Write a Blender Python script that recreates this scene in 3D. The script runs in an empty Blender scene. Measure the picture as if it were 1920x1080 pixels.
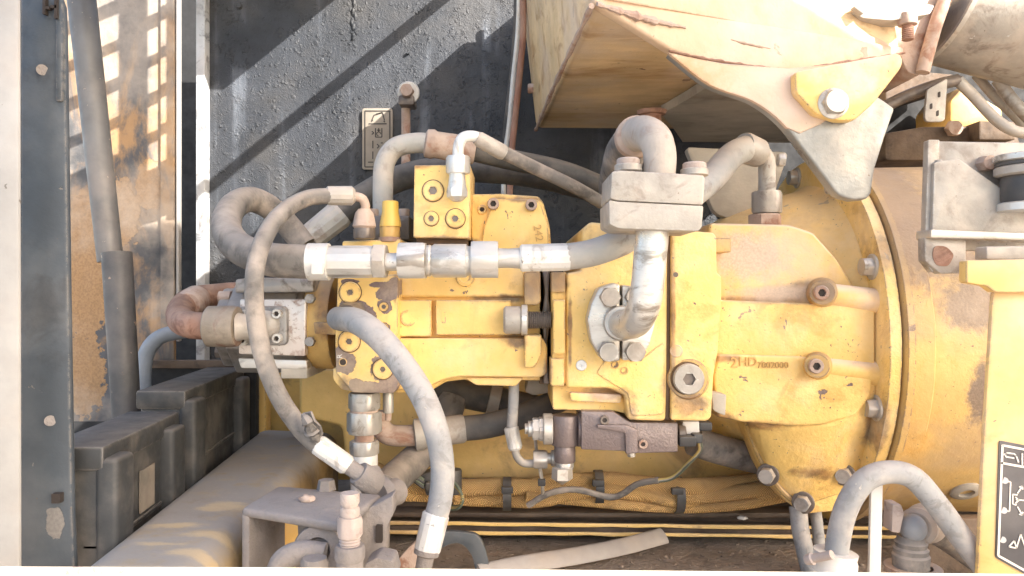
import bpy, bmesh, math, random
from mathutils import Vector, Matrix
random.seed(4)
scene = bpy.context.scene
COL = scene.collection
R_ = math.radians

# ------------------------------------------------------------------ camera, world, sun, exposure
S, D = 0.0007, 1.0            # metres per photo pixel on the plane y=0, camera distance to it
cam_d = bpy.data.cameras.new('camera')
cam = bpy.data.objects.new('camera', cam_d); COL.objects.link(cam)
cam.location = (0, -D, 0); cam.rotation_euler = (R_(90), 0, 0)
cam_d.sensor_width = 36.0; cam_d.lens = 36.0 * D / (1920 * S)
cam_d.clip_start = 0.02; cam_d.clip_end = 2000
scene.camera = cam

SUN = Vector((-0.62, 0.55, -0.50)).normalized()      # the way the light travels
elev = math.asin(-SUN.z); azim = math.atan2(-SUN.x, -SUN.y)
world = bpy.data.worlds.new("World"); scene.world = world; world.use_nodes = True
wt = world.node_tree; wt.nodes.clear()
sky = wt.nodes.new('ShaderNodeTexSky'); sky.sky_type = 'NISHITA'; sky.sun_disc = False
sky.sun_elevation = elev; sky.sun_rotation = azim; sky.air_density = 1.0; sky.dust_density = 3.0
bg = wt.nodes.new('ShaderNodeBackground'); bg.inputs[1].default_value = 0.14
wo = wt.nodes.new('ShaderNodeOutputWorld')
wt.links.new(sky.outputs[0], bg.inputs[0]); wt.links.new(bg.outputs[0], wo.inputs[0])
sl = bpy.data.lights.new('sun', 'SUN'); sl.energy = 4.6; sl.angle = R_(0.4); sl.color = (1.0, 0.95, 0.88)
so = bpy.data.objects.new('sun', sl); COL.objects.link(so)
so.rotation_euler = SUN.to_track_quat('-Z', 'Y').to_euler(); so.location = (3, -3, 3)
vs = scene.view_settings
vs.view_transform = 'Standard'; vs.look = 'None'; vs.gamma = 1.0; vs.exposure = 1.8
scene.cycles.max_bounces = 8; scene.cycles.diffuse_bounces = 5
scene.cycles.use_denoising = True

# ------------------------------------------------------------------ geometry helpers
def s_(y): return S * (D + y) / D
def P(px, py, y): k = s_(y); return Vector(((px - 960) * k, y, (540 - py) * k))
def PZ(px, py, z):                                   # the point under a pixel at height z
    k = z / (540 - py); y = k / S * D - D; return Vector(((px - 960) * k, y, z))
def rp(pts, r, n=4):                                 # polygon with rounded corners (pixels)
    out = []
    N = len(pts)
    for i in range(N):
        a, b, c = Vector(pts[i - 1]), Vector(pts[i]), Vector(pts[(i + 1) % N])
        u, v = (a - b), (c - b)
        k = min(r, u.length * .45, v.length * .45)
        p, q = b + u.normalized() * k, b + v.normalized() * k
        for j in range(n + 1):
            t = j / n
            w = p * (1 - t) ** 2 + b * 2 * t * (1 - t) + q * t * t
            out.append((w.x, w.y))
    return out
def rect(x0, y0, x1, y1): return [(x0, y0), (x1, y0), (x1, y1), (x0, y1)]
def catmull(pts, sub):
    if len(pts) < 3: return [pts[0].lerp(pts[-1], i / sub) for i in range(sub + 1)]
    q = [pts[0] * 2 - pts[1]] + list(pts) + [pts[-1] * 2 - pts[-2]]
    out = []
    for i in range(1, len(q) - 2):
        a, b, c, d = q[i - 1:i + 3]
        for j in range(sub):
            t = j / sub
            out.append(.5 * ((2 * b) + (c - a) * t + (2 * a - 5 * b + 4 * c - d) * t * t + (3 * b - a - 3 * c + d) * t ** 3))
    out.append(pts[-1].copy())
    return out

class B:
    def __init__(s): s.bm = bmesh.new()
    def poly(s, front, back):                        # two matching rings of points -> closed solid
        a = [s.bm.verts.new(p) for p in front]; b = [s.bm.verts.new(p) for p in back]
        n = len(a)
        s.bm.faces.new(a); s.bm.faces.new(b[::-1])
        for i in range(n):
            j = (i + 1) % n
            s.bm.faces.new((a[j], a[i], b[i], b[j]))
        return s
    def prism(s, pts, y0, y1):
        f = [P(x, y, y0) for x, y in pts]
        return s.poly(f, [Vector((p.x, y1, p.z)) for p in f])
    def box(s, x0, py0, x1, py1, y0, y1): return s.prism(rect(x0, py0, x1, py1), y0, y1)
    def slab(s, plan, z0, z1):                       # plan polygon [(x,y)] between two heights (metres)
        return s.poly([Vector((x, y, z1)) for x, y in plan], [Vector((x, y, z0)) for x, y in plan])
    def extr(s, pts, off):
        return s.poly(pts, [p + off for p in pts])
    def rod(s, p0, p1, prof, n=24, cap=True):
        ax = p1 - p0; L = ax.length; ax = ax.normalized()
        up = Vector((0, 0, 1)) if abs(ax.z) < .9 else Vector((0, -1, 0))
        u = ax.cross(up).normalized(); v = ax.cross(u)
        rings = []
        for it in prof:
            t, r = it[0], it[1]; hx = len(it) > 2
            c = p0 + ax * (L * t)
            if r <= 1e-9:
                rings.append([s.bm.verts.new(c)]); continue
            ring = []
            for i in range(n):
                a = 2 * math.pi * i / n
                rr = r
                if hx: rr = r * math.cos(math.pi / 6) / math.cos((a % (math.pi / 3)) - math.pi / 6)
                ring.append(s.bm.verts.new(c + (u * math.cos(a) + v * math.sin(a)) * rr))
            rings.append(ring)
        for A, Bq in zip(rings, rings[1:]):
            if len(A) == 1 and len(Bq) == 1: continue
            for i in range(n):
                j = (i + 1) % n
                if len(A) == 1: s.bm.faces.new((A[0], Bq[j], Bq[i]))
                elif len(Bq) == 1: s.bm.faces.new((A[i], A[j], Bq[0]))
                else: s.bm.faces.new((A[i], A[j], Bq[j], Bq[i]))
        if cap:
            if len(rings[0]) > 2: s.bm.faces.new(rings[0][::-1])
            if len(rings[-1]) > 2: s.bm.faces.new(rings[-1])
        return s
    def tube(s, pts, rad, n=16, sub=8, squash=1.0, wob=0.0):
        pts = catmull([Vector(p) for p in pts], sub)
        m = len(pts)
        if not isinstance(rad, (list, tuple)): rad = [rad, rad]
        t0 = (pts[1] - pts[0]).normalized()
        u = t0.orthogonal().normalized()
        rings = []
        for i, p in enumerate(pts):
            t = (pts[min(i + 1, m - 1)] - pts[max(i - 1, 0)]).normalized()
            u = (u - t * u.dot(t)).normalized(); v = t.cross(u)
            f = i / (m - 1) * (len(rad) - 1); k = min(int(f), len(rad) - 2)
            r = rad[k] + (rad[k + 1] - rad[k]) * (f - k)
            r *= 1 + wob * math.sin(i * 1.7) * math.sin(i * .61)
            rings.append([s.bm.verts.new(p + (u * math.cos(2 * math.pi * j / n) + v * math.sin(2 * math.pi * j / n) * squash) * r) for j in range(n)])
        for A, Bq in zip(rings, rings[1:]):
            for i in range(n):
                j = (i + 1) % n
                s.bm.faces.new((A[i], A[j], Bq[j], Bq[i]))
        s.bm.faces.new(rings[0][::-1]); s.bm.faces.new(rings[-1])
        return s
    def blob(s, c, rx, ry, rz, seg=16, rough=0.0):
        ret = bmesh.ops.create_uvsphere(s.bm, u_segments=seg, v_segments=seg // 2 + 2, radius=1)
        for v in ret['verts']:
            k = 1 + rough * (random.random() - .5)
            v.co = Vector((c.x + v.co.x * rx * k, c.y + v.co.y * ry * k, c.z + v.co.z * rz * k))
        return s
    def put(s, name, mat, parent=None, bev=0.0, seg=2, ang=38, base=None):
        bm = s.bm
        bmesh.ops.recalc_face_normals(bm, faces=bm.faces[:])
        if bev > 0:
            es = [e for e in bm.edges if len(e.link_faces) == 2 and e.calc_face_angle(0) > R_(32)]
            if es: bmesh.ops.bevel(bm, geom=es, offset=bev, segments=seg, affect='EDGES', clamp_overlap=True, profile=.5)
        bmesh.ops.triangulate(bm, faces=[f for f in bm.faces if len(f.verts) > 4])
        if parent is not None:
            off = world_loc(parent)
        else:
            xs = [v.co for v in bm.verts]
            lo = Vector([min(v[i] for v in xs) for i in range(3)]); hi = Vector([max(v[i] for v in xs) for i in range(3)])
            off = base or Vector(((lo.x + hi.x) / 2, (lo.y + hi.y) / 2, lo.z))
        for v in bm.verts: v.co -= off
        me = bpy.data.meshes.new(name); bm.to_mesh(me); bm.free()
        for p in me.polygons: p.use_smooth = True
        me.set_sharp_from_angle(angle=R_(ang))
        me.materials.append(mat)
        o = bpy.data.objects.new(name, me); COL.objects.link(o)
        if parent is not None: o.parent = parent
        else: o.location = off
        return o
def world_loc(o):
    v = Vector(o.location)
    while o.parent is not None:
        o = o.parent; v = v + Vector(o.location)
    return v
def tag(o, label, cat, group=None):
    o['label'] = label; o['category'] = cat
    if group: o['group'] = group
    return o
def thing(name, label, cat, base, group=None):
    o = bpy.data.objects.new(name, None); COL.objects.link(o)
    o.location = base; o.empty_display_size = .02
    return tag(o, label, cat, group)
def struct(o): o['kind'] = 'structure'; return o
def bolt(parent, p, d, r, h, mat, kind='hex', name='bolt', wash=None):
    p = Vector(p); d = Vector(d).normalized()
    if kind == 'hex':
        pr = [(0, r, 'h'), (.8, r, 'h'), (1, r * .86), (1, 0)]
    elif kind == 'socket':
        pr = [(0, r), (.85, r), (1, r * .9), (1, r * .56, 'h'), (.45, r * .56, 'h'), (.45, 0)]
    else:
        pr = [(0, r), (.7, r), (1, r * .8), (1, 0)]
    o = B().rod(p, p + d * h, pr).put(name, mat, parent)
    if kind == 'socket':
        B().rod(p + d * h * .45, p + d * h * .55, [(0, r * .54, 'h'), (1, r * .54, 'h'), (1, 0)], n=12).put('socket', MT['hole'], o)  # dark disc puts the recess's shade and dirt into colour
    if wash:
        B().rod(p - d * .0005, p + d * h * .18, [(0, wash), (.7, wash), (1, wash * .93)], n=24).put('washer', MT['steel'] if mat is MT['steel'] else MT['steel_dark'], o)
    return o
def plug(parent, px, py, y, rpx, mat, h=.004, hexr=.36, name='plug'):
    r = rpx * s_(y); p = P(px, py, y); d = Vector((0, -1, 0))
    o = B().rod(p + Vector((0, .004, 0)), p + d * h, [(0, r), (.86, r), (1, r * .94), (1, r * hexr, 'h'), (.45, r * hexr, 'h'), (.45, 0)], n=36).put(name, mat, parent)
    B().rod(p + Vector((0, .003, 0)), p + d * .0012, [(0, r * 1.0), (0, r * 1.1), (1, r * 1.08), (1, r * 1.0)], n=36, cap=False).put('seal_ring', MT['grime'], o)
    B().rod(p + d * h * .2, p + d * h * .5, [(0, r * hexr * .95, 'h'), (1, r * hexr * .95, 'h'), (1, 0)], n=12).put('socket', MT['steel_dark'], o)
    return o
def text(body, px, py, y, hpx, mat, parent, rot=0, ext=.0012, name='lettering', sx=1.0, shear=0):
    cu = bpy.data.curves.new('t', 'FONT'); cu.body = body; cu.size = hpx * s_(y) * 1.4; cu.extrude = ext; cu.align_x = 'CENTER'; cu.align_y = 'CENTER'
    ob = bpy.data.objects.new('t', cu); COL.objects.link(ob)
    bpy.context.view_layer.update()
    dg = bpy.context.evaluated_depsgraph_get()
    me = bpy.data.meshes.new_from_object(ob.evaluated_get(dg)); bpy.data.objects.remove(ob); bpy.data.curves.remove(cu)
    me.transform(Matrix.Translation(P(px, py, y) - world_loc(parent)) @ Matrix.Rotation(rot, 4, 'Y') @ Matrix.Rotation(R_(90), 4, 'X') @ Matrix.Diagonal((sx, 1, 1, 1)))
    me.materials.clear(); me.materials.append(mat)
    o = bpy.data.objects.new(name, me); COL.objects.link(o); o.parent = parent
    return o

# ------------------------------------------------------------------ materials
class NT:
    def __init__(s, name):
        s.m = bpy.data.materials.new(name); s.m.use_nodes = True; s.t = s.m.node_tree; s.t.nodes.clear()
    def n(s, ty, **kw):
        x = s.t.nodes.new(ty)
        for k, v in kw.items(): setattr(x, k, v)
        return x
    def l(s, a, b): s.t.links.new(a, b)
    def put(s, inp, v):
        if isinstance(v, bpy.types.NodeSocket): s.l(v, inp)
        else: inp.default_value = v
    def math(s, op, a, b=0.0, c=None, clamp=False):
        x = s.n('ShaderNodeMath', operation=op, use_clamp=clamp); s.put(x.inputs[0], a); s.put(x.inputs[1], b)
        if c is not None: s.put(x.inputs[2], c)
        return x.outputs[0]
    def step(s, v, a, b, lo=0.0, hi=1.0):
        x = s.n('ShaderNodeMapRange', interpolation_type='SMOOTHSTEP'); s.put(x.inputs[0], v)
        x.inputs[1].default_value = a; x.inputs[2].default_value = b; x.inputs[3].default_value = lo; x.inputs[4].default_value = hi
        return x.outputs[0]
    def mix(s, f, a, b):
        x = s.n('ShaderNodeMix', data_type='RGBA'); s.put(x.inputs[0], f)
        for i, v in ((6, a), (7, b)):
            if isinstance(v, tuple): v = (*v[:3], 1.0)
            s.put(x.inputs[i], v)
        return x.outputs[2]
    def noise(s, vec, scale, detail=5.0, rough=.55, dist=0.0):
        x = s.n('ShaderNodeTexNoise'); s.l(vec, x.inputs['Vector'])
        x.inputs['Scale'].default_value = scale; x.inputs['Detail'].default_value = detail
        x.inputs['Roughness'].default_value = rough; x.inputs['Distortion'].default_value = dist
        return x.outputs[0]
    def vm(s, op, a, b):
        x = s.n('ShaderNodeVectorMath', operation=op); s.put(x.inputs[0], a); s.put(x.inputs[1], b)
        return x
MT = {}
def mat(name, base, rough=.55, metal=0.0, spec=.5, var=.18, dust=(.50, .40, .31), top=0.0, patch=0.0, patch_scale=14,
        grime=None, grime_amt=0.0, grime_scale=30, chip=None, chip_amt=0.0, chip_scale=45, speck=0.0, edge=0.0, edge_col=None,
        bumps=((420, .0003),), spots=None, soft=.025, spots_top=None, streak=None, blobs=0.0, weave=0.0, stains=None, stretch=(1, 1, 1), coat=0.0):
    t = NT(name); g = t.n('ShaderNodeNewGeometry'); pos = g.outputs['Position']
    sp = t.vm('MULTIPLY', pos, stretch).outputs[0]
    big = t.noise(pos, 9, 4); mid = t.noise(sp, 42, 7, .6); fine = t.noise(pos, 330, 4, .6)
    dark = tuple(x * (1 - var) for x in base); lite = tuple(min(1, x * (1 + var)) for x in base)
    col = t.mix(t.step(big, .3, .7), dark, lite)
    col = t.mix(t.step(mid, .3, .75, 0, .35), col, tuple(x * .72 for x in base))
    rg = t.step(mid, .3, .7, max(.05, rough - .1), min(1, rough + .12))
    mt = None
    if streak:
        sv = t.vm('MULTIPLY', pos, (1, 1, .06)).outputs[0]
        f = t.math('MULTIPLY', t.step(t.noise(sv, 26, 5, .6), .52, .68), t.step(big, .38, .62))
        col = t.mix(t.math('MULTIPLY', f, streak[1]), col, streak[0])
    if grime_amt > 0:
        gn = t.noise(sp, grime_scale, 8, .65, .6)
        f = t.step(gn, .60 - grime_amt * .3, .74 - grime_amt * .3)
        f = t.math('MULTIPLY', f, t.step(big, .25, .6, .35, 1))
        col = t.mix(t.math('MULTIPLY', f, .85), col, grime)
    if stains:
        nz = t.math('MULTIPLY', t.math('SUBTRACT', t.noise(pos, 40, 8, .65), .5), 2.2)
        acc = None
        for (x, y, rx, rz) in stains:
            c = P(x, y, -.06); k = s_(-.06)
            d = t.vm('MULTIPLY', t.vm('SUBTRACT', pos, tuple(c)).outputs[0], (1 / (rx * k), 0, 1 / (rz * k)))
            ln = t.vm('LENGTH', d.outputs[0], (0, 0, 0)).outputs['Value']
            acc = ln if acc is None else t.math('MINIMUM', acc, ln)
        f = t.math('MULTIPLY', t.step(t.math('ADD', acc, nz), 1.25, .4), .9)
        col = t.mix(f, col, t.mix(t.step(mid, .35, .6), (.12, .065, .035), (.36, .19, .065)))
    masks = []
    if chip_amt > 0:
        cn = t.noise(pos, chip_scale, 9, .62, .3)
        a = .70 - chip_amt * .14
        masks.append(t.step(cn, a, a + .012))
    if speck > 0:
        a = .74 - speck * .1
        f = t.step(t.noise(sp, 260, 3, .5), a, a + .03)
        f = t.math('MULTIPLY', f, t.step(t.noise(pos, 24, 3), .42, .6))
        col = t.mix(f, col, (.12, .075, .05))
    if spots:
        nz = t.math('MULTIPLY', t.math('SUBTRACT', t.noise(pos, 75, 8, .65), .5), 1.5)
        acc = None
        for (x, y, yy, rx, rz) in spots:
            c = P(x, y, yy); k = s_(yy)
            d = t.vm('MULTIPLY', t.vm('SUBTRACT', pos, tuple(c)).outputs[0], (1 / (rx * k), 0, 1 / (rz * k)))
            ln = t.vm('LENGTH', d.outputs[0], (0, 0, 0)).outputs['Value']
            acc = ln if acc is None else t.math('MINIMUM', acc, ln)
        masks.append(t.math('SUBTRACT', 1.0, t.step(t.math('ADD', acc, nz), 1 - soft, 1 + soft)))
    if edge > 0:
        bv = t.n('ShaderNodeBevel', samples=4); bv.inputs['Radius'].default_value = .0035
        dt = t.vm('DOT_PRODUCT', bv.outputs[0], g.outputs['Normal']).outputs['Value']
        f = t.math('MULTIPLY', t.step(dt, .985, .90), t.step(t.noise(pos, 70, 6, .65), .56 - edge * .16, .62 - edge * .16))
        if chip is None: col = t.mix(t.math('MULTIPLY', f, .8), col, edge_col)
        else: masks.append(t.math('MULTIPLY', f, .9))
    msk = None
    for k in masks: msk = k if msk is None else t.math('MAXIMUM', msk, k)
    if msk is not None:
        cc = t.mix(t.step(fine, .35, .65), tuple(x * .75 for x in chip), chip)
        col = t.mix(msk, col, cc)
    if patch > 0:
        f = t.math('MULTIPLY', t.step(t.noise(pos, patch_scale, 7, .6), .42, .68), patch)
        col = t.mix(f, col, dust)
    if top > 0:
        nz2 = t.n('ShaderNodeSeparateXYZ'); t.l(g.outputs['Normal'], nz2.inputs[0])
        f = t.math('MULTIPLY', t.step(nz2.outputs[2], .05, .85), t.step(t.noise(pos, 40, 6), .25, .55, .45, 1))
        f = t.math('MULTIPLY', f, top)
        col = t.mix(f, col, dust); rg = t.math('MAXIMUM', rg, t.math('MULTIPLY', f, .9))
        if metal > 0: mt = t.math('MULTIPLY', t.math('SUBTRACT', 1.0, f), metal)
    if spots_top:
        nz = t.math('MULTIPLY', t.math('SUBTRACT', t.noise(t.vm('MULTIPLY', pos, (.5, 1, 1)).outputs[0], 45, 8, .7), .5), 2.4)
        acc = None
        for (x, y, z, rx, ry) in spots_top:
            d = t.vm('MULTIPLY', t.vm('SUBTRACT', pos, tuple(PZ(x, y, z))).outputs[0], (1 / rx, 1 / ry, 0))
            ln = t.vm('LENGTH', d.outputs[0], (0, 0, 0)).outputs['Value']
            acc = ln if acc is None else t.math('MINIMUM', acc, ln)
        col = t.mix(t.math('MULTIPLY', t.step(t.math('ADD', acc, nz), 1.2, .5), .55), col, (.62, .45, .24))
    bs = t.n('ShaderNodeBsdfPrincipled')
    t.l(col, bs.inputs['Base Color']); t.put(bs.inputs['Roughness'], rg)
    if mt is not None: t.l(mt, bs.inputs['Metallic'])
    else: bs.inputs['Metallic'].default_value = metal
    bs.inputs['Specular IOR Level'].default_value = spec
    if coat: bs.inputs['Coat Weight'].default_value = coat; bs.inputs['Coat Roughness'].default_value = .25
    h = None
    def add(v, k):
        nonlocal h
        w = t.math('MULTIPLY', v, k); h = w if h is None else t.math('ADD', h, w)
    for sc, k in bumps: add(t.noise(sp if sc < 200 else pos, sc, 5, .6), k)
    if msk is not None: add(msk, -.0004)
    if blobs > 0:
        nc = t.n('ShaderNodeTexNoise'); t.l(pos, nc.inputs['Vector']); nc.inputs['Scale'].default_value = 150; nc.inputs['Detail'].default_value = 4
        wp = t.vm('ADD', pos, t.vm('MULTIPLY', t.vm('SUBTRACT', nc.outputs['Color'], (.5, .5, .5)).outputs[0], (.014, .014, .014)).outputs[0]).outputs[0]
        for scl, a, b_, kk in ((95, .46, .6, 1.0), (210, .48, .6, .6)):
            vo = t.n('ShaderNodeTexVoronoi', feature='F1'); t.l(wp, vo.inputs['Vector']); vo.inputs['Scale'].default_value = scl
            f = t.math('MULTIPLY', t.step(vo.outputs['Distance'], .5, .1), t.step(t.noise(pos, 22 + scl * .1, 6, .6), a, b_))
            add(f, blobs * kk)
    if weave > 0:
        w1 = t.n('ShaderNodeTexWave', bands_direction='DIAGONAL'); w1.inputs['Scale'].default_value = 190; t.l(pos, w1.inputs['Vector'])
        w2 = t.n('ShaderNodeTexWave', bands_direction='DIAGONAL'); w2.inputs['Scale'].default_value = 190
        t.l(t.vm('MULTIPLY', pos, (1, -1, -1)).outputs[0], w2.inputs['Vector'])
        wv = t.math('MULTIPLY', w1.outputs[0], w2.outputs[0]); add(wv, weave)
        col2 = t.mix(t.step(wv, .02, .3), tuple(x * .5 for x in base), col); t.l(col2, bs.inputs['Base Color'])
    bp = t.n('ShaderNodeBump'); bp.inputs['Strength'].default_value = 1.0; bp.inputs['Distance'].default_value = 1.0
    t.l(h, bp.inputs['Height']); t.l(bp.outputs[0], bs.inputs['Normal'])
    out = t.n('ShaderNodeOutputMaterial'); t.l(bs.outputs[0], out.inputs[0])
    MT[name] = t.m
    return t.m

DUST = (.56, .43, .33)
YEL = (.88, .59, .19)
CHIP = (.20, .145, .135)
PAINT = dict(rough=.45, var=.12, dust=(.82, .66, .44), top=.5, patch=.35, grime=(.62, .36, .10), grime_amt=.2, grime_scale=18,
             chip=CHIP, chip_amt=.28, speck=.6, edge=.65, streak=((.52, .30, .10), .4), bumps=((380, .00022), (60, .0006)),
    stains=[(1000, 538, 20, 30), (1046, 528, 20, 24), (1026, 694, 9, 34), (1140, 736, 46, 16), (608, 572, 26, 44), (604, 620, 20, 22), (966, 640, 26, 14), (1282, 752, 36, 24), (1352, 786, 34, 16), (1450, 562, 95, 9), (1535, 545, 36, 22), (747, 540, 5, 34), (840, 452, 60, 8), (985, 372, 60, 8), (790, 316, 26, 8), (1252, 600, 5, 160), (1180, 770, 10, 26), (1360, 672, 34, 10), (1662, 470, 14, 40), (1650, 800, 14, 60), (1560, 900, 60, 14), (1430, 800, 60, 12), (1066, 620, 4, 70), (935, 560, 60, 8), (730, 640, 10, 20), (655, 720, 14, 20)])
mat('yellow', YEL, **PAINT)
mat('yellow_chipped', YEL, **{**PAINT, 'spots': [(727, 548, -.085, 22, 16), (738, 535, -.085, 14, 14), (712, 534, -.085, 20, 6), (645, 680, -.085, 22, 20), (636, 660, -.085, 10, 12),
     (722, 693, -.085, 26, 26), (700, 728, -.085, 52, 12), (668, 722, -.085, 14, 12), (735, 722, -.085, 14, 20), (721, 574, -.085, 13, 13), (721, 616, -.085, 12, 13), (672, 590, -.085, 36, 24), (664, 572, -.085, 26, 10), (657, 528, -.085, 16, 5)]})
mat('yellow_dusty', YEL, **{**PAINT, 'patch': .9, 'patch_scale': 9, 'dust': (.76, .60, .47), 'top': .9, 'grime_amt': .35})
mat('yellow_casting', YEL, **{**PAINT, 'patch': .35, 'bumps': ((230, .0011), (45, .0016)), 'speck': .7})
mat('yellow_drum', (.66, .43, .15), **{**PAINT, 'patch': .75, 'patch_scale': 7, 'dust': (.36, .26, .17), 'top': .8, 'bumps': ((300, .0004), (35, .0016)), 'chip_amt': .35})
mat('yellow_deep', (.68, .44, .13), rough=.5, var=.15, dust=(.34, .25, .16), top=.7, patch=.35, grime=(.10, .06, .03), grime_amt=.3, grime_scale=9, speck=.5, bumps=((200, .0003), (30, .001)))
mat('yellow_belly', (.84, .57, .20), rough=.5, var=.1, dust=(.72, .54, .34), top=.6, patch=.35, patch_scale=9, grime=(.30, .17, .06), grime_amt=.18, grime_scale=9, speck=.5, bumps=((200, .0003), (30, .001)))
mat('yellow_clean', (.78, .50, .16), rough=.4, var=.06, dust=(.66, .5, .36), top=.3, patch=.2, speck=.35, chip=CHIP, chip_amt=.1, edge=.3, bumps=((260, .00012),))
mat('yellow_cap', (.80, .52, .10), rough=.4, var=.08, patch=.15, bumps=((300, .0001),))
mat('tank_paint', (.70, .51, .28), rough=.6, var=.2, dust=(.66, .53, .40), top=.0, patch=.8, patch_scale=7, grime=(.36, .19, .07), grime_amt=.32, grime_scale=12, chip=(.24, .13, .08), chip_amt=.32, chip_scale=16, speck=.4,
    edge=.6, bumps=((250, .0004), (18, .003)), stretch=(.25, 1, 1.3))
mat('tank_front', (.60, .44, .30), rough=.6, var=.1, dust=(.62, .48, .40), patch=.9, patch_scale=6, chip=(.36, .20, .12), chip_amt=.36, chip_scale=18, speck=.4, edge=.7, grime=(.55, .33, .17), grime_amt=.3, grime_scale=9, bumps=((250, .0003), (14, .003)))
mat('tank_grey', (.42, .38, .32), rough=.65, var=.25, dust=(.55, .48, .39), patch=.5, patch_scale=10, grime=(.17, .14, .11), grime_amt=.35, grime_scale=12, bumps=((250, .0003), (20, .002)), stretch=(.4, 1, 1))
mat('horn', (.29, .288, .272), rough=.4, metal=.4, var=.15, dust=(.50, .43, .36), patch=.5, patch_scale=10, speck=.3, chip=(.2, .19, .18), chip_amt=.2, spots=None, bumps=((200, .0003), (60, .0006), (14, .002)))
mat('weld', (.36, .33, .30), rough=.6, metal=.2, var=.2, patch=.4, bumps=((200, .0012),))
mat('steel', (.56, .54, .50), rough=.42, metal=.55, var=.15, dust=(.58, .50, .42), top=.55, patch=.5, patch_scale=40, grime=(.20, .16, .12), grime_amt=.25, grime_scale=60, bumps=((300, .0002), (80, .0005)))
mat('zinc', (.64, .63, .60), rough=.36, metal=.5, var=.14, dust=(.60, .54, .48), top=.5, patch=.45, patch_scale=34, grime=(.20, .165, .13), grime_amt=.36, grime_scale=50, speck=.4, bumps=((300, .0002), (70, .0006)), stretch=(.3, 1, 1))
mat('steel_dark', (.16, .135, .12), rough=.45, metal=.5, var=.2, dust=(.36, .29, .23), top=.5, patch=.3, patch_scale=60, bumps=((350, .0003),))
mat('clampgrey', (.37, .345, .31), rough=.55, metal=.25, var=.12, dust=(.52, .45, .385), top=.8, patch=.6, patch_scale=22, grime=(.20, .165, .14), grime_amt=.32, grime_scale=24, chip=(.55, .54, .52), chip_amt=.15, edge=.5, speck=.3, bumps=((300, .0003), (50, .0008)))
mat('alu_face', (.66, .62, .58), rough=.4, metal=.4, var=.08, dust=(.72, .6, .54), patch=.4, patch_scale=30, grime=(.28, .17, .12), grime_amt=.35, grime_scale=90, speck=.9, bumps=((350, .0003),))
mat('alu_dark', (.30, .29, .28), rough=.42, metal=.5, var=.25, dust=(.45, .38, .33), top=.6, patch=.35, patch_scale=40, grime=(.09, .08, .07), grime_amt=.4, grime_scale=40, bumps=((300, .0004), (60, .001)))
mat('cast_brown', (.19, .15, .145), rough=.35, metal=.35, var=.12, dust=(.36, .29, .25), top=.5, patch=.25, speck=.2, bumps=((420, .0008),))
mat('rust', (.29, .155, .105), rough=.7, var=.25, dust=(.42, .31, .24), top=.3, patch=.3, patch_scale=30, grime=(.13, .05, .03), grime_amt=.5, grime_scale=40, bumps=((250, .0005), (60, .001)))
mat('grimy', (.25, .21, .165), rough=.6, metal=.2, var=.2, dust=(.40, .335, .27), top=.35, patch=.5, patch_scale=30, grime=(.16, .075, .05), grime_amt=.4, grime_scale=28, speck=.3, bumps=((260, .0006), (60, .001)))
mat('rust_pale', (.42, .31, .25), rough=.75, var=.2, dust=(.55, .44, .36), top=.5, patch=.5, patch_scale=25, grime=(.26, .12, .07), grime_amt=.4, grime_scale=30, bumps=((250, .0006), (60, .0012)))
mat('hose', (.165, .153, .142), rough=.75, var=.15, dust=(.43, .365, .31), top=.6, patch=.7, patch_scale=22, speck=.25, grime=(.075, .068, .064), grime_amt=.42, grime_scale=42, bumps=((320, .0004), (70, .0006)), spec=.3)
mat('hose_grey', (.31, .31, .31), rough=.7, var=.12, dust=(.52, .46, .41), top=.55, patch=.6, patch_scale=26, grime=(.2, .195, .19), grime_amt=.36, grime_scale=55, chip=(.58, .53, .48), chip_amt=.22, chip_scale=70, bumps=((320, .0003), (70, .0005)), spec=.3)
mat('hose_dark', (.075, .073, .072), rough=.6, var=.2, dust=(.28, .24, .20), top=.55, patch=.3, patch_scale=25, speck=.2, bumps=((320, .0003), (60, .0006)), spec=.35)
mat('pipe_grey', (.40, .39, .36), rough=.6, var=.12, dust=(.54, .46, .39), top=.55, patch=.55, patch_scale=25, grime=(.20, .17, .15), grime_amt=.3, grime_scale=35, chip=(.33, .18, .12), chip_amt=.12, bumps=((320, .0003), (60, .0006)))
mat('wall_black', (.034, .038, .046), rough=.46, var=.3, patch=.5, patch_scale=7, dust=(.085, .08, .075), streak=((.14, .155, .18), .8), speck=0, bumps=((420, .0012), (120, .0014)), blobs=.0020, spec=.45)
mat('wall_edge', (.50, .51, .52), rough=.5, var=.2, patch=.3, grime=(.1, .1, .11), grime_amt=.3, bumps=((200, .0005),))
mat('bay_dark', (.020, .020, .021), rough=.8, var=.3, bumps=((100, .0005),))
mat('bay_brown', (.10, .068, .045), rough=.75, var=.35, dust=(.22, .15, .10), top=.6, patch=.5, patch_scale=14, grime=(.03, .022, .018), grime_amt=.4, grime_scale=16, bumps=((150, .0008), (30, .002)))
mat('mud_panel', (.075, .076, .08), rough=.7, var=.3, dust=(.56, .47, .38), patch=.6, patch_scale=6, streak=((.46, .36, .26), .6), grime=(.40, .23, .10), grime_amt=.42, grime_scale=11, chip=(.37, .22, .105), chip_amt=.1, chip_scale=14, spots=[(160, 520, .25, 46, 140), (155, 700, .25, 44, 80), (225, 400, .25, 40, 60), (280, 350, .25, 26, 50)], bumps=((200, .0006), (40, .0016)), stretch=(1, 1, .45))
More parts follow.
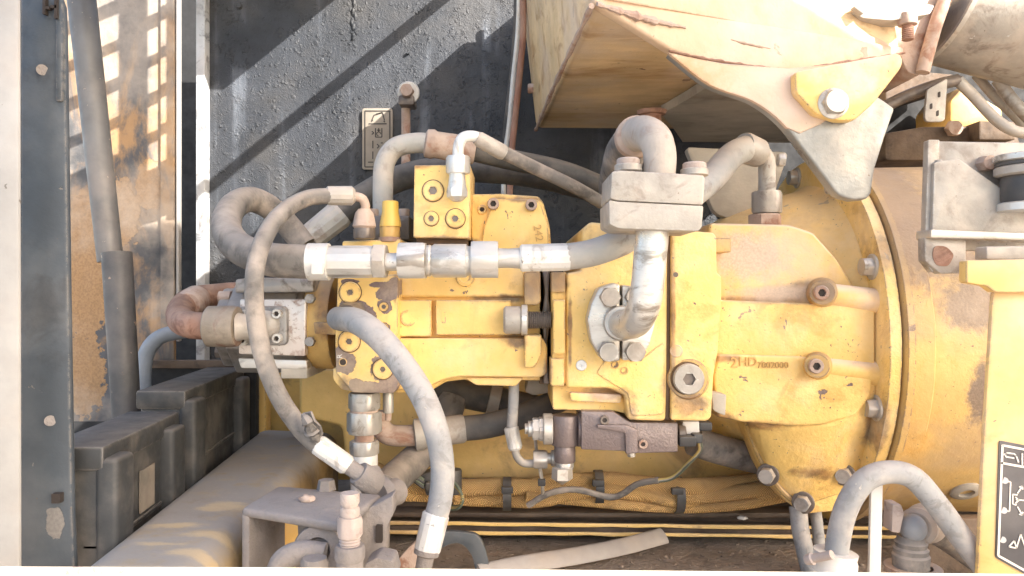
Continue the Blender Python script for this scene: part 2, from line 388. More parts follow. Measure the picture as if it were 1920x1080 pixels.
mat('plate_grey', (.058, .07, .084), rough=.5, var=.2, dust=(.15, .148, .145), patch=.4, patch_scale=9, speck=.3, grime=(.03, .033, .038), grime_amt=.25, grime_scale=14, chip=(.21, .19, .17), chip_amt=.1, edge=.7, bumps=((300, .0002), (30, .0006)), spots=[(103, 985, -.30, 16, 30), (96, 960, -.3, 9, 9)])
mat('post_pale', (.36, .345, .325), rough=.5, var=.1, dust=(.42, .36, .31), patch=.4, chip=(.2, .18, .16), chip_amt=.15, bumps=((200, .0002),))
mat('strut_grey', (.125, .122, .12), rough=.45, var=.2, dust=(.26, .225, .20), patch=.5, patch_scale=14, top=.3, speck=.3, chip=(.45, .36, .3), chip_amt=.2, chip_scale=80, bumps=((300, .0002),))
mat('strut_dark', (.06, .06, .062), rough=.5, var=.2, dust=(.17, .15, .14), patch=.4, patch_scale=14, top=.3, speck=.3, chip=(.42, .30, .22), chip_amt=.25, chip_scale=60, bumps=((300, .0002),))
mat('battery_label', (.17, .15, .125), rough=.7, patch=.3, bumps=((200, .0001),))
mat('battery', (.034, .036, .038), rough=.6, var=.25, dust=(.17, .15, .13), top=.5, patch=.5, patch_scale=16, edge=.8, edge_col=(.22, .2, .18), bumps=((220, .0003),))
mat('tray', (.40, .27, .11), rough=.75, var=.15, dust=(.31, .28, .25), top=1.0, patch=.6, patch_scale=8, grime=(.06, .045, .035), grime_amt=.35, grime_scale=10, chip=(.66, .42, .17), chip_amt=.0, bumps=((150, .0006), (30, .0014)),
    spots_top=[(390, 1035, -.2366, .04, .012), (400, 1000, -.2366, .03, .012), (330, 985, -.2366, .035, .010), (420, 950, -.2366, .03, .02), (300, 1020, -.2366, .03, .006)], stretch=(.5, 1, 1))
mat('dust_metal', (.24, .215, .20), rough=.9, var=.12, dust=(.30, .265, .245), top=.9, patch=.8, patch_scale=30, speck=.2, bumps=((260, .0012), (70, .002)), spec=.2)
mat('dust_pink', (.42, .345, .305), rough=.85, var=.1, dust=(.50, .42, .375), top=.6, patch=.6, patch_scale=40, grime=(.24, .19, .165), grime_amt=.3, grime_scale=50, speck=.1, bumps=((260, .0008),), spec=.25)
mat('rail', (.075, .05, .036), rough=.6, var=.3, dust=(.20, .15, .11), top=.9, patch=.35, patch_scale=20, speck=.2, bumps=((200, .0008),))
mat('floor_mud', (.22, .155, .11), rough=.9, var=.25, dust=(.36, .29, .23), top=.6, patch=.6, patch_scale=10, grime=(.045, .037, .032), grime_amt=.7, grime_scale=16, speck=.6, bumps=((160, .0025), (40, .005)))
mat('strap', (.40, .36, .33), rough=.8, var=.15, patch=.4, bumps=((240, .0004),))
mat('braid', (.84, .50, .19), rough=.8, var=.3, dust=(.66, .46, .26), top=.3, patch=.3, patch_scale=30, grime=(.08, .05, .03), grime_amt=.2, grime_scale=20, weave=.0011, bumps=((300, .0002),))
mat('black_plastic', (.045, .045, .047), rough=.5, var=.2, dust=(.28, .24, .2), top=.5, patch=.25, bumps=((300, .0002),))
mat('hole', (.035, .025, .02), rough=.7, var=.2, bumps=((300, .0002),))
mat('grime', (.11, .065, .035), rough=.7, var=.3, bumps=((300, .0005),))
mat('thread', (.24, .21, .19), rough=.4, metal=.6, var=.1, bumps=((300, .0001),))
mat('letter_brown', (.58, .36, .12), rough=.6, var=.2, bumps=((300, .0002),))  # raised characters a browner tone than the paint around them
mat('beige_metal', (.42, .37, .32), rough=.7, var=.15, dust=(.52, .45, .39), top=.6, patch=.6, patch_scale=25, grime=(.24, .15, .11), grime_amt=.3, grime_scale=28, speck=.2, bumps=((300, .0004), (60, .0008)))
mat('white', (.66, .635, .60), rough=.55, var=.05, dust=(.66, .58, .52), patch=.2, bumps=((300, .0002),))
mat('sill_cream', (.50, .43, .33), rough=.5, var=.05, dust=(.80, .62, .52), patch=.45, patch_scale=16, chip=(.36, .25, .22), chip_amt=.55, chip_scale=24, bumps=((200, .0002),))
mat('sign_tan', (.27, .235, .19), rough=.6, var=.08, patch=.2, bumps=((300, .0001),))
mat('sign_ink', (.05, .045, .04), rough=.6, var=.1, bumps=((300, .0001),))
mat('sign_black', (.075, .07, .075), rough=.5, var=.2, patch=.3, dust=(.2, .18, .17), bumps=((300, .0001),))
mat('sign_white', (.80, .74, .66), rough=.6, var=.05, bumps=((300, .0001),))
mat('wire_yellow', (.62, .46, .16), rough=.5, var=.1, bumps=((300, .0001),))
mat('wire_green', (.12, .14, .10), rough=.5, var=.1, bumps=((300, .0001),))
mat('sleeve_white', (.70, .69, .66), rough=.45, metal=.15, var=.08, dust=(.60, .54, .48), top=.3, patch=.4, patch_scale=50, grime=(.30, .26, .22), grime_amt=.22, grime_scale=60, speck=.3, bumps=((260, .0002), (80, .0004)), stretch=(1, 1, .3))
mat('sand', (.43, .385, .33), rough=.95, var=.1, bumps=((6, .02),))
mat('wire_red', (.34, .17, .12), rough=.8, var=.2, patch=.3, bumps=((900, .0006),))
mat('blue_pipe', (.22, .25, .29), rough=.55, var=.15, dust=(.33, .25, .17), patch=.3, bumps=((200, .0003),))

X, Y, Z = Vector((1, 0, 0)), Vector((0, 1, 0)), Vector((0, 0, 1))
def rodx(b, px0, px1, py, y, prof, n=24):            # along x; radii in pixels
    k = s_(y); return b.rod(P(px0, py, y), P(px1, py, y), [(a[0], a[1] * k, *a[2:]) for a in prof], n)
def rodz(b, px, py0, py1, y, prof, n=24):
    k = s_(y); return b.rod(P(px, py0, y), P(px, py1, y), [(a[0], a[1] * k, *a[2:]) for a in prof], n)
CYL = lambda r, c=.06: [(0, r * .93), (c, r), (1 - c, r), (1, r * .93)]
HEX = lambda r, c=.12: [(0, r * .88), (c, r, 'h'), (1 - c, r, 'h'), (1, r * .88)]

# ------------------------------------------------------------------ setting
struct(B().slab([(-300, -300), (300, -300), (300, 300), (-300, 300)], -1.42, -1.40).put('ground', MT['sand']))
struct(B().slab([(-1.2, -.52), (1.3, -.52), (1.3, .92), (-1.2, .92)], -.40, -.375).put('floor', MT['floor_mud']))
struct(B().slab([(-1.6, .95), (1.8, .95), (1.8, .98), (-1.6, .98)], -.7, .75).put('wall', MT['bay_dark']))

# unseen pieces added to shade the pump and throw slots and bars of light
t = thing('pump_shade', 'unseen panel added above the bay to keep sun off the pump', 'shade panel', Vector((1.3, -1.4, 1.2)))
B().slab([(-.05, -1.99), (2.7, -1.99), (2.7, -.89), (1.62, -.89), (1.62, -.968), (.75, -.968), (.75, -.93), (-.05, -.93)], 1.20, 1.212).put('shade_sheet', MT['yellow_clean'], t)  # out-of-view sheet, outline chosen to keep direct sun off the pump
t = thing('slot_grille', 'unseen grille with two columns of slots shaped for the light patches', 'slotted panel', Vector((-.3, -.05, .4)))  # unseen grille, slots traced back along the sun from the patches
def grille(x0, x1, z0, z1, y, cols, rows, th=.004):
    xs = [x0] + [v for c in cols for v in c] + [x1]
    b = B()
    for i in range(0, len(xs), 2):
        b.extr([Vector((xs[i], y, z0)), Vector((xs[i + 1], y, z0)), Vector((xs[i + 1], y, z1)), Vector((xs[i], y, z1))], Vector((0, th, 0)))
    b.put('door_frame', MT['plate_grey'], t)  # solid uprights of the added grille
    for c in cols:
        zs = [z0] + [v for r in rows for v in r] + [z1]
        for i in range(0, len(zs), 2):
            d = .22 * (c[1] - c[0]); e0, e1 = (-d, d) if i else (0, d); u0, u1 = (-d, d) if i < len(zs) - 2 else (-d, 0)
            B().extr([Vector((c[0], y, zs[i] + e0)), Vector((c[1], y, zs[i] + e1)), Vector((c[1], y, zs[i + 1] + u1)), Vector((c[0], y, zs[i + 1] + u0))], Vector((0, th, 0))).put('slat', MT['plate_grey'], t)
k = s_(.25); SH = Vector((.62, 0, .5)) * (.3 / .55)
gx = lambda px: (px - 960) * k + SH.x
gz = lambda py: (540 - py) * k + SH.z
rows = []
for py in (292, 222, 148, 78, 2, -72):
    rows.append((gz(py + 25), gz(py - 25)))
grille(gx(-60), gx(322), gz(420), gz(-130), -.05, [(gx(96), gx(222)), (gx(272), gx(306))], rows)
tag(B().slab([(-.85, .20), (-.155, .20), (-.155, .66), (-.85, .66)], .78, .79).put('wall_shade', MT['plate_grey']), 'unseen dark panel added above the rear of the bay to shade the wall', 'roof panel')  # unseen sheet, edges set to darken the wall's upper left
tag(B().slab([(.293, -.10), (.41, -.10), (.41, .66), (.293, .66)], .70, .805).put('shadow_beam', MT['plate_grey']), 'unseen boxed beam added above the bay for its shadow band', 'beam')  # unseen beam, placed to cast a broad diagonal shadow on the wall
tag(B().rod(Vector((.10, -.25, .805)), Vector((.10, .66, .805)), [(0, .012), (1, .012)]).put('shadow_rod', MT['steel']), 'unseen thin rod set above the bay for its shadow line', 'rod')  # unseen rod, placed so its shadow draws the thin diagonal

# black back wall panel of the bay
t = thing('bulkhead_panel', 'rough black painted bulkhead panel with pale streaks behind the hoses', 'panel', P(760, 700, .6))
B().box(384, -40, 1420, 760, .60, .612).put('sheet', MT['wall_black'], t)
B().box(367, -40, 384, 700, .575, .612).put('edge_flange', MT['wall_edge'], t, bev=.002)
for (x, y, r) in ((449, 12, 6), (765, 100, 3)):
    bolt(t, P(x, y, .60), -Y, r * s_(.6), .008, MT['wall_black'], 'round', 'rivet')
b = B()
for i in range(9):
    x0, y0 = 664 + random.uniform(-4, 6), -5 + i * 9
    b.blob(P(x0, y0, .599), .004, .003, .009, 8, .4)
o = b.put('sealant_run', MT['wall_black'], t); o['kind'] = 'stuff'

# sign on the wall
def seg(b, x0, y0, x1, y1, w, y, th=.0006):
    d = Vector((x1 - x0, y1 - y0)); n = Vector((-d.y, d.x)).normalized() * w / 2
    return b.prism([(x0 + n.x, y0 + n.y), (x1 + n.x, y1 + n.y), (x1 - n.x, y1 - n.y), (x0 - n.x, y0 - n.y)], y, y + th)
t = thing('instruction_plate', 'tan pictogram plate with excavator and tank symbols on the black wall', 'sign', P(707, 318, .6))
B().prism(rp(rect(679, 203, 736, 318), 5), .592, .598).put('plate', MT['sign_tan'], t, bev=.0006)
b = B()
for a in ((684, 208, 731, 208), (731, 208, 731, 313), (731, 313, 684, 313), (684, 313, 684, 208)): seg(b, *a, 2.2, .5912)
b.put('border', MT['sign_ink'], t)
b = B()
for a in ((697, 226, 701, 216), (701, 216, 717, 211), (717, 211, 721, 226), (717, 211, 705, 214), (691, 232, 725, 232), (696, 228, 699, 225), (719, 227, 722, 229)): seg(b, *a, 2, .5912)
b.put('excavator_symbol', MT['sign_ink'], t)
b = B()
for a in ((704, 240, 704, 257), (704, 257, 716, 257), (716, 257, 716, 240), (707, 244, 713, 244), (710, 240, 710, 247), (697, 246, 701, 249), (701, 249, 697, 252)): seg(b, *a, 1.8, .5912)
b.rod(P(710, 251, .5912), P(710, 251, .5918), [(0, 3 * s_(.6)), (0, 4.4 * s_(.6)), (1, 4.4 * s_(.6)), (1, 3 * s_(.6))], 16, cap=False)
b.put('tank_symbol', MT['sign_ink'], t)
b = B()
for a in ((699, 264, 699, 278), (699, 284, 699, 298), (707, 270, 711, 274), (711, 274, 707, 278), (714, 268, 718, 268), (690, 304, 700, 304)): seg(b, *a, 2, .5912)
b.put('lettering', MT['sign_ink'], t)

# dipstick pipe with bolted eye
t = thing('drain_pipe', 'thin tan pipe with bolted banjo eye beside the tan sign', 'pipe', P(761, 320, .5))
rodz(B(), 761, 330, 188, .5, [(0, 8.5), (1, 8.5)]).put('pipe', MT['rust_pale'], t)
B().rod(P(766, 174, .52), P(766, 174, .47), [(0, 21 * s_(.5)), (.9, 21 * s_(.5)), (1, 19 * s_(.5))]).put('eye', MT['sleeve_white'], t)
B().prism(rp(rect(747, 178, 776, 196), 4), .465, .51).put('collar', MT['steel_dark'], t, bev=.002)
bolt(t, P(764, 172, .47), -Y, 13 * s_(.47), .016, MT['rust_pale'], 'hex')

# braided cables by the tank
t = thing('braided_cable', 'pair of braided cables hanging down the wall beside the tank', 'cable', P(965, 380, .5))
B().tube([P(980, -20, .42), P(981, 60, .44), P(975, 130, .46), P(968, 200, .48), P(959, 290, .5), P(955, 380, .5)], .0062).put('strand', MT['wire_red'], t)
B().tube([P(974, -20, .47), P(971, 60, .5), P(962, 150, .52), P(955, 230, .53), P(946, 300, .54), P(944, 380, .54)], .005).put('strand', MT['sleeve_white'], t)
B().tube([P(970, -20, .53), P(966, 70, .54), P(958, 160, .55), P(948, 250, .56), P(943, 380, .56)], .006).put('strand', MT['hose_dark'], t)

# ------------------------------------------------------------------ left side of the bay
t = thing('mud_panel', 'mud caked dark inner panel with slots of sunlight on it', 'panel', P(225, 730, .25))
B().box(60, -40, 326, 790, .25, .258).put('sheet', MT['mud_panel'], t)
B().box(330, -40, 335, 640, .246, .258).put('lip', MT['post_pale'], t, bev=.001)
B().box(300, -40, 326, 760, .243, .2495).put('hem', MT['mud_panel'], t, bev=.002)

t = thing('gas_strut', 'long grey strut leaning in front of the muddy panel', 'strut', P(255, 950, .03))
B().rod(P(150, -30, .06), P(207, 490, .06), [(0, 25 * s_(.06)), (1, 22.5 * s_(.06))], 28).put('rod', MT['strut_grey'], t)
kk = s_(.03)
B().rod(P(219, 474, .04), P(246, 925, .02), [(1, 24 * kk), (0, 27 * kk), (0, 23 * kk), (.12, 22 * kk), (.12, 0)][0:5], 28).put('tube', MT['strut_dark'], t)
B().rod(P(246, 905, .02), P(251, 950, .02), [(0, 22 * kk), (.3, 25 * kk), (1, 20 * kk)], 20).put('clevis', MT['strut_grey'], t)

t = thing('door_post', 'dark grey upright door post with slot and bolt hole', 'post', P(90, 1060, -.3))
B().prism([(37, -20), (108, -20), (119, 10), (121, 60), (128, 560), (135, 960), (140, 1075), (37, 1075)], -.30, -.292).put('plate', MT['plate_grey'], t, bev=.003)
B().box(103, -20, 117, 190, -.303, -.299).put('rib', MT['plate_grey'], t, bev=.002)
for (x, y, r) in ((79, 131, 8), (94, 789, 8)):
    B().rod(P(x, y, -.2985), P(x, y, -.302), [(0, r * s_(-.3)), (1, r * s_(-.3) * 1.25), (1, r * .8 * s_(-.3))], 20).put('bolt_hole', MT['dust_metal'], t)
B().prism(rp(rect(96, 926, 112, 944), 2), -.3065, -.299).put('slot', MT['hole'], t)
b = B()
for a in ((82, -5, 82, 26), (84, 14, 92, 14), (104, -5, 104, 34), (94, 12, 106, 12)): seg(b, *a, 5, -.3062, .005)
b.put('cutout', MT['hole'], t)
tag(B().prism([(-30, -30), (34, -30), (36, 1080), (-30, 1080)], -.34, -.335).put('door_frame', MT['post_pale'], bev=.003), 'pale painted door frame strip beside the dark post', 'door frame')

# battery tray (a boxed step with a rounded right edge)
zt = -.2366
tr = [(-.375, -.37), (-.262, -.37), (-.285, .27), (-.436, .30)]
t = thing('tray_box', 'dusty yellow boxed step with worn paint beside the batteries', 'box', Vector((-.32, -.1, -.38)))
B().slab(tr, -.374, zt).put('box_shell', MT['tray'], t, bev=.028, seg=6, ang=60)

t0 = None
def xe(y): return -.375 - .0913 * (y + .37) - .006
def battery(y0, y1, z1, label, sticker):
    t = thing('battery', label, 'battery', Vector((xe(y0) - .08, (y0 + y1) / 2, -.374)), 'batteries beside the boxed step')
    B().slab([(xe(y0), y0), (xe(y1), y1), (xe(y1) - .055, y1), (xe(y0) - .055, y0)], -.374, z1 - .022).put('case', MT['battery'], t, bev=.003)
    B().slab([(xe(y0) + .003, y0 - .004), (xe(y1) + .003, y1 + .004), (xe(y1) - .06, y1 + .004), (xe(y0) - .06, y0 - .004)], z1 - .024, z1).put('lid', MT['battery'], t, bev=.004)
    for yy in (y0 + .018, y1 - .03):
        B().slab([(xe(yy) - .004, yy - .022), (xe(yy) + .016, yy - .019), (xe(yy) + .016, yy + .016), (xe(yy) - .004, yy + .019)], -.374, z1 - .012).put('corner_rib', MT['battery'], t, bev=.005, seg=3)
    B().slab([(xe(y0) + .002, y0), (xe(y1) + .002, y1), (xe(y1) - .02, y1), (xe(y0) - .02, y0)], z1 - .10, z1 - .094).put('ridge', MT['battery'], t, bev=.002)
    if sticker:
        ya, yb = y0 + .085, y0 + .125
        B().extr([Vector((xe(ya) + .001, ya, z1 - .09)), Vector((xe(yb) + .001, yb, z1 - .09)), Vector((xe(yb) + .001, yb, z1 - .045)), Vector((xe(ya) + .001, ya, z1 - .045))], Vector((.0015, 0, 0))).put('sticker', MT['battery_label'], t)
battery(-.275, -.075, -.150, 'dusty black battery with tan sticker behind the long strut', True)
battery(-.045, .23, -.128, 'dusty black battery below the rusty elbow pipe', False)

tag(B().box(500, 640, 760, 900, .36, .37).put('rear_plate', MT['yellow_deep'], bev=.002), 'brownish yellow plate behind the thin hose and boxed step', 'plate')
tag(B().box(485, 676, 498, 815, .28, .31).put('yellow_post', MT['yellow_clean'], bev=.002), 'slim yellow upright behind the gear pump at end of boxed step', 'post')
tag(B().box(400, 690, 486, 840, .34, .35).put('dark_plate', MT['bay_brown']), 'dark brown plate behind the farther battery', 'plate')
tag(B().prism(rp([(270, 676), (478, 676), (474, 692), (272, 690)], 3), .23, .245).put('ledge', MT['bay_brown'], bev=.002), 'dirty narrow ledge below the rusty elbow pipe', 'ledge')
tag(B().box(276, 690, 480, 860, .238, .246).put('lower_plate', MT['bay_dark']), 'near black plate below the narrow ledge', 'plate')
tag(B().tube([P(274, 800, .19), P(268, 720, .19), P(274, 665, .19), P(300, 632, .19), P(350, 620, .21)], 15 * s_(.19), squash=.8).put('coolant_pipe', MT['blue_pipe']), 'bent blue grey pipe curving below the rusty elbow', 'pipe')

# ------------------------------------------------------------------ top right: tank and brackets
A = P(1112, 10, -.15); Bc = P(1692, 103, .034); Cc = P(1005, 242, .5); Dd = P(1500, 292, .52)
Dd.z = .314
up = .30
def ray_plane(px, py, a, b, c, lift=0.0):
    n = (b - a).cross(c - a).normalized()
    o = Vector((0, -D, 0)); d = (P(px, py, 0) - o)
    q = o + d * ((a - o).dot(n) / d.dot(n))
    if n.dot(o - a) < 0: n = -n
    return q + n * lift
t = thing('fuel_tank', 'large worn ochre steel tank with rusty seams overhanging the pump', 'tank', (A + Dd) / 2)
top = [A + Z * up, Bc + Z * up + X * -.05, Dd + Z * up, Cc + Z * up + X * -.035]
b = B(); b.poly([A, Bc, Dd, Cc], top); b.put('tank_shell', MT['tank_paint'], t, bev=.012, seg=4, ang=60)
n1 = (Bc - A).cross(Z).normalized()
if n1.y > 0: n1 = -n1
fr = [A + Z * .006 + X * .012, Bc + Z * .006 - X * .012, Bc + Z * up - X * .062, A + Z * up + X * .012]
B().extr([p + n1 * .004 for p in fr], -n1 * .006).put('front_sheet', MT['tank_front'], t, bev=.002)
sm = [(1250, 98), (1300, 109), (1360, 120), (1430, 129), (1488, 133), (1560, 122), (1640, 110), (1690, 101)]
B().tube([ray_plane(x, y, A, Bc, A + Z) + n1 * .0052 for x, y in sm], [.0012, .0022, .0014, .0024, .0012], 8, 10, wob=.5).put('rust_seam', MT['rust'], t)
sm = [(1366, 76), (1395, 84), (1440, 93)]
B().tube([ray_plane(x, y, A, Bc, A + Z) + n1 * .0046 for x, y in sm], [.0006, .002, .0006], 8, 8, wob=.5).put('rust_seam', MT['rust_pale'], t)
ap = [(1112, 8), (1190, 56), (1256, 97), (1330, 121), (1430, 131), (1500, 135), (1600, 122), (1690, 106), (1690, 90), (1112, -6)]
B().extr([ray_plane(x, y, A, Bc, A + Z) + n1 * .0045 for x, y in ap], -n1 * .016).put('front_apron', MT['tank_front'], t, bev=.004, seg=3)
gp = [(1332, 160), (1290, 186), (1240, 214), (1262, 240), (1280, 266), (1500, 268), (1560, 240), (1540, 190), (1430, 160)]
q = [PZ(x, y, .298) for x, y in gp]
B().extr(q, Vector((0, 0, .015))).put('skid_plate', MT['tank_grey'], t)
b = B().tube([A + Vector((-.002, -.004, -.002)), A.lerp(Cc, .5) + Vector((-.004, 0, -.003)), Cc + Vector((0, .0, -.001))], .0035, 8, 14, wob=.4); b.put('weld_seam', MT['rust_pale'], t)
b = B().tube([ray_plane(1115, 10, A, Bc, A + Z) + n1 * .005, ray_plane(1200, 36, A, Bc, A + Z) + n1 * .005, ray_plane(1280, 54, A, Bc, A + Z) + n1 * .005], [.004, .007, .002], 8, 14, wob=.5, squash=.6); b.put('torn_seam', MT['rust_pale'], t)
bolt(t, P(1000, 166, .38), -X, .009, .010, MT['rust_pale'], 'hex')
B().rod(P(1222, 208, .12), P(1222, 236, .12), [(0, .022), (.25, .020), (.3, .014), (1, .014)]).put('drain_stub', MT['rust'], t)

t = thing('tank_hanger', 'curved bracket with pale top and bare grey horn bolted below the tank', 'bracket', P(1600, 375, -.12))
def arc(pts, n=8): return [(v.x, v.y) for v in catmull([Vector((*p, 0)) for p in pts], n)]
lower = arc([(1252, 98), (1330, 158), (1410, 188), (1465, 228), (1510, 285), (1548, 335), (1572, 365), (1602, 375)], 5)
horn = lower + [(1626, 373), (1634, 362), (1640, 318), (1660, 255), (1678, 203), (1660, 190), (1600, 150), (1480, 128), (1360, 118), (1300, 108)]
B().prism(horn, -.155, -.135).put('horn', MT['horn'], t, bev=.009, seg=5, ang=60)
ytop = [p for p in lower if p[0] < 1478] + [(1500, 250), (1540, 232), (1640, 160), (1640, 112), (1480, 128), (1360, 120), (1300, 108)]
B().prism(ytop, -.1572, -.15).put('painted_face', MT['tank_front'], t, bev=.001)
B().prism(rp([(1490, 134), (1686, 98), (1695, 112), (1690, 128), (1640, 192), (1602, 226), (1572, 226), (1548, 218), (1530, 214), (1492, 172)], 8), -.172, -.156).put('bolt_pad', MT['yellow_dusty'], t, bev=.003)
bolt(t, P(1562, 194, -.172), -Y, 24 * s_(-.17), .012, MT['steel'], 'hex', wash=29 * s_(-.17))
bolt(t, P(1470, 300, -.02), -X, .009, .008, MT['steel'], 'hex')
tag(B().prism(rp([(1285, 275), (1480, 285), (1440, 400), (1390, 420), (1340, 400)], 12), .16, .18).put('rear_bracket', MT['tank_grey'], bev=.003), 'shaded grey bracket plate behind the bent hose below the tank', 'bracket')

t = thing('exhaust_shroud', 'bare pale steel cylinder shroud at the top corner', 'shroud', P(1850, 180, .1))
ya = .02; ks = s_(ya + .08)
B().rod(P(1772, -16, ya + .1), P(2050, 56, ya + .1), [(0, 128 * ks), (.004, 132 * ks), (1, 132 * ks)], 48).put('shroud', MT['clampgrey'], t)
B().rod(P(1768, -17, ya + .1), P(1776, -15, ya + .1), [(0, 128 * ks), (0, 137 * ks), (1, 137 * ks), (1, 128 * ks)], 48, cap=False).put('rim', MT['steel'], t)
t = thing('rusty_housing', 'rust coloured cast housing with a flanged edge beside the pale shroud', 'housing', P(1720, 140, .12))
B().prism(rp([(1640, -30), (1790, -30), (1752, 70), (1738, 132), (1722, 142), (1700, 134), (1684, 92), (1650, 70)], 8), .06, .16).put('casting', MT['rust_pale'], t, bev=.006)
B().tube([P(1790, -40, .05), P(1760, 30, .05), P(1742, 90, .05), P(1730, 136, .05)], .009).put('flange_edge', MT['rust_pale'], t)
t = thing('bar_bracket', 'pale flat bar with rusty stud and nut above the rusty housing', 'bracket', P(1690, 40, .0))
B().prism(rp([(1598, 24), (1655, -4), (1752, 10), (1744, 26), (1672, 38), (1620, 34)], 4), -.005, .03).put('bar', MT['clampgrey'], t, bev=.003)
B().prism([(1600, 12), (1650, -20), (1665, -14), (1618, 26)], -.02, -.008).put('stay', MT['clampgrey'], t, bev=.002)
rodz(B(), 1702, 26, 47, .0, HEX(19)).put('nut', MT['rust_pale'], t)
k0 = []
for i in range(9): k0 += [(i / 9, 9.5), ((i + .5) / 9, 10.8)]
rodz(B(), 1702, 44, 76, .0, k0 + [(1, 8)]).put('stud', MT['rust'], t)

# engine things behind, upper right
t = thing('engine_block', 'shaded brown engine block seen past the tank bracket', 'engine', P(1800, 330, .5))
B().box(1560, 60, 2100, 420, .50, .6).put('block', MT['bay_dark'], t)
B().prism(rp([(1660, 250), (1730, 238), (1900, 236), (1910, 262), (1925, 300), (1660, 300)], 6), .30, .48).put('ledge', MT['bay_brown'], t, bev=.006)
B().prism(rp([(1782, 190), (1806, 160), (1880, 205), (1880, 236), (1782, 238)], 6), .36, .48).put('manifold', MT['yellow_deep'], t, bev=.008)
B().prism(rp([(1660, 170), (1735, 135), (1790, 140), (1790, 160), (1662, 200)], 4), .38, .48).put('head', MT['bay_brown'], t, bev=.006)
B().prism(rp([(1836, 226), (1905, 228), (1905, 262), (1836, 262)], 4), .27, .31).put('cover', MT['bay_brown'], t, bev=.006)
bolt(t, P(1785, 242, .30), -Y, .014, .012, MT['rust_pale'], 'hex')
for i, (pts, r, lab) in enumerate((([(1650, 205, .14), (1700, 180, .13), (1755, 160, .12), (1796, 150, .12)], 11, 'dirty bent tube rising from behind the tank bracket'),
          ([(1795, 150, .12), (1825, 180, .12), (1865, 222, .11), (1898, 244, .1), (1935, 252, .1)], 10, 'long dirty tube bending below the pale shroud'),
          ([(1830, 140, .2), (1862, 178, .19), (1900, 215, .18), (1935, 250, .18)], 9, 'shorter dirty tube behind the long one below the shroud'),
          ([(1870, 150, .16), (1900, 190, .15), (1935, 228, .15)], 11, 'outermost dirty tube below the shroud'))):
    tag(B().tube([P(*p) for p in pts], r * s_(.14), 14).put('fuel_line', MT['clampgrey' if i else 'steel_dark']), lab, 'tube', 'dirty tubes below the shroud')
t = thing('slotted_tab', 'small dusty tab plate with three slots under the tubes', 'tab', P(1754, 228, .1))
B().prism(rp([(1739, 168), (1777, 146), (1772, 224), (1766, 228), (1738, 228), (1734, 220)], 5), .10, .106).put('plate', MT['clampgrey'], t, bev=.001)
for (x, y) in ((1761, 177), (1746, 199), (1758, 212)):
    B().prism(rp([(x - 2.5, y - 4), (x + 2.5, y - 6), (x + 2.5, y + 5), (x - 2.5, y + 6)], 2), .0995, .102).put('slot', MT['hole'], t)

# ------------------------------------------------------------------ flywheel housing drum and mount
FX = .470; FC = Vector((FX, .19, -.0758)); FR = .272
mat('bell_dust', YEL, **{**PAINT, 'patch': .6, 'patch_scale': 9, 'dust': (.74, .58, .44), 'top': .9, 'chip': (.66, .50, .36), 'chip_amt': 0, 'edge': .3, 'soft': .55, 'spots': [(1405, 480, -.03, 72, 46), (1470, 548, -.03, 90, 12)]})
mat('drum_brown', (.66, .43, .15), **{**PAINT, 'patch': .6, 'patch_scale': 7, 'dust': (.40, .29, .19), 'top': .7, 'chip': (.25, .18, .125), 'bumps': ((300, .0004), (35, .0016)), 'chip_amt': .1, 'edge': 0, 'soft': .3, 'spots': [(1725, 400, -.05, 75, 130), (1690, 310, .0, 70, 60), (1830, 575, -.07, 60, 45), (1850, 740, -.07, 30, 60), (1790, 470, -.06, 60, 50)]})
t = thing('flywheel_housing', 'big dusty yellow drum housing behind the pump flange', 'housing', Vector((.7, .19, -.36)))
B().rod(FC + X * .006, FC + X * .60, [(0, FR - .004), (.06, FR - .003), (.07, FR - .012), (.5, FR - .008), (1, FR)], 96).put('drum', MT['drum_brown'], t)
ra = Vector((0, -math.cos(R_(48)), -math.sin(R_(48)))); p = Vector((852 * s_(.0133), FC.y, FC.z)) + ra * (FR - .009)
B().rod(p - ra * .02, p + ra * .003, [(0, .021), (.9, .020), (1, .017), (1, .010), (.5, .010), (.5, 0)], 24).put('drain_boss', MT['tank_grey'], t)
B().rod(p - ra * .012, p - ra * .006, [(0, .0098), (1, .0098), (1, 0)], 20).put('drain_hole', MT['hole'], t)

t = thing('engine_mount', 'grey welded gusset mount with a rust patch beside the drum', 'mount', P(1830, 512, -.17))
B().prism([(1752, 264), (2000, 268), (2000, 470), (1752, 470)], -.185, -.175).put('back_plate', MT['clampgrey'], t, bev=.003)
B().prism(rp([(1741, 262), (1762, 262), (1756, 440), (1750, 512), (1734, 492)], 3), -.20, -.19).put('side_flange', MT['clampgrey'], t, bev=.003)
B().prism(rp([(1752, 304), (1798, 297), (2000, 440), (2000, 446), (1748, 434)], 4), -.206, -.198).put('gusset', MT['clampgrey'], t, bev=.003)
B().prism(rp([(1746, 430), (2000, 440), (2000, 452), (1745, 446)], 3), -.215, -.185).put('shelf', MT['steel'], t, bev=.003)
B().prism(rp([(1734, 444), (1812, 447), (1812, 512), (1764, 513), (1735, 490)], 4), -.205, -.190).put('foot_plate', MT['clampgrey'], t, bev=.003)
B().prism(rp([(1752, 460), (1775, 462), (1790, 478), (1778, 500), (1756, 498), (1748, 480)], 8), -.206, -.204).put('rust_patch', MT['rust'], t)
B().tube([P(1750, 441, -.207), P(1830, 444, -.207), P(1940, 450, -.207)], .004, 8, 12, wob=.35).put('weld_bead', MT['weld'], t)
B().tube([P(1760, 300, -.2), P(1757, 370, -.2), P(1753, 432, -.2)], .0035, 8, 12, wob=.35).put('weld_bead', MT['weld'], t)
bolt(t, P(1843, 308, -.185), -Y, 15 * s_(-.185), .014, MT['rust_pale'], 'hex')
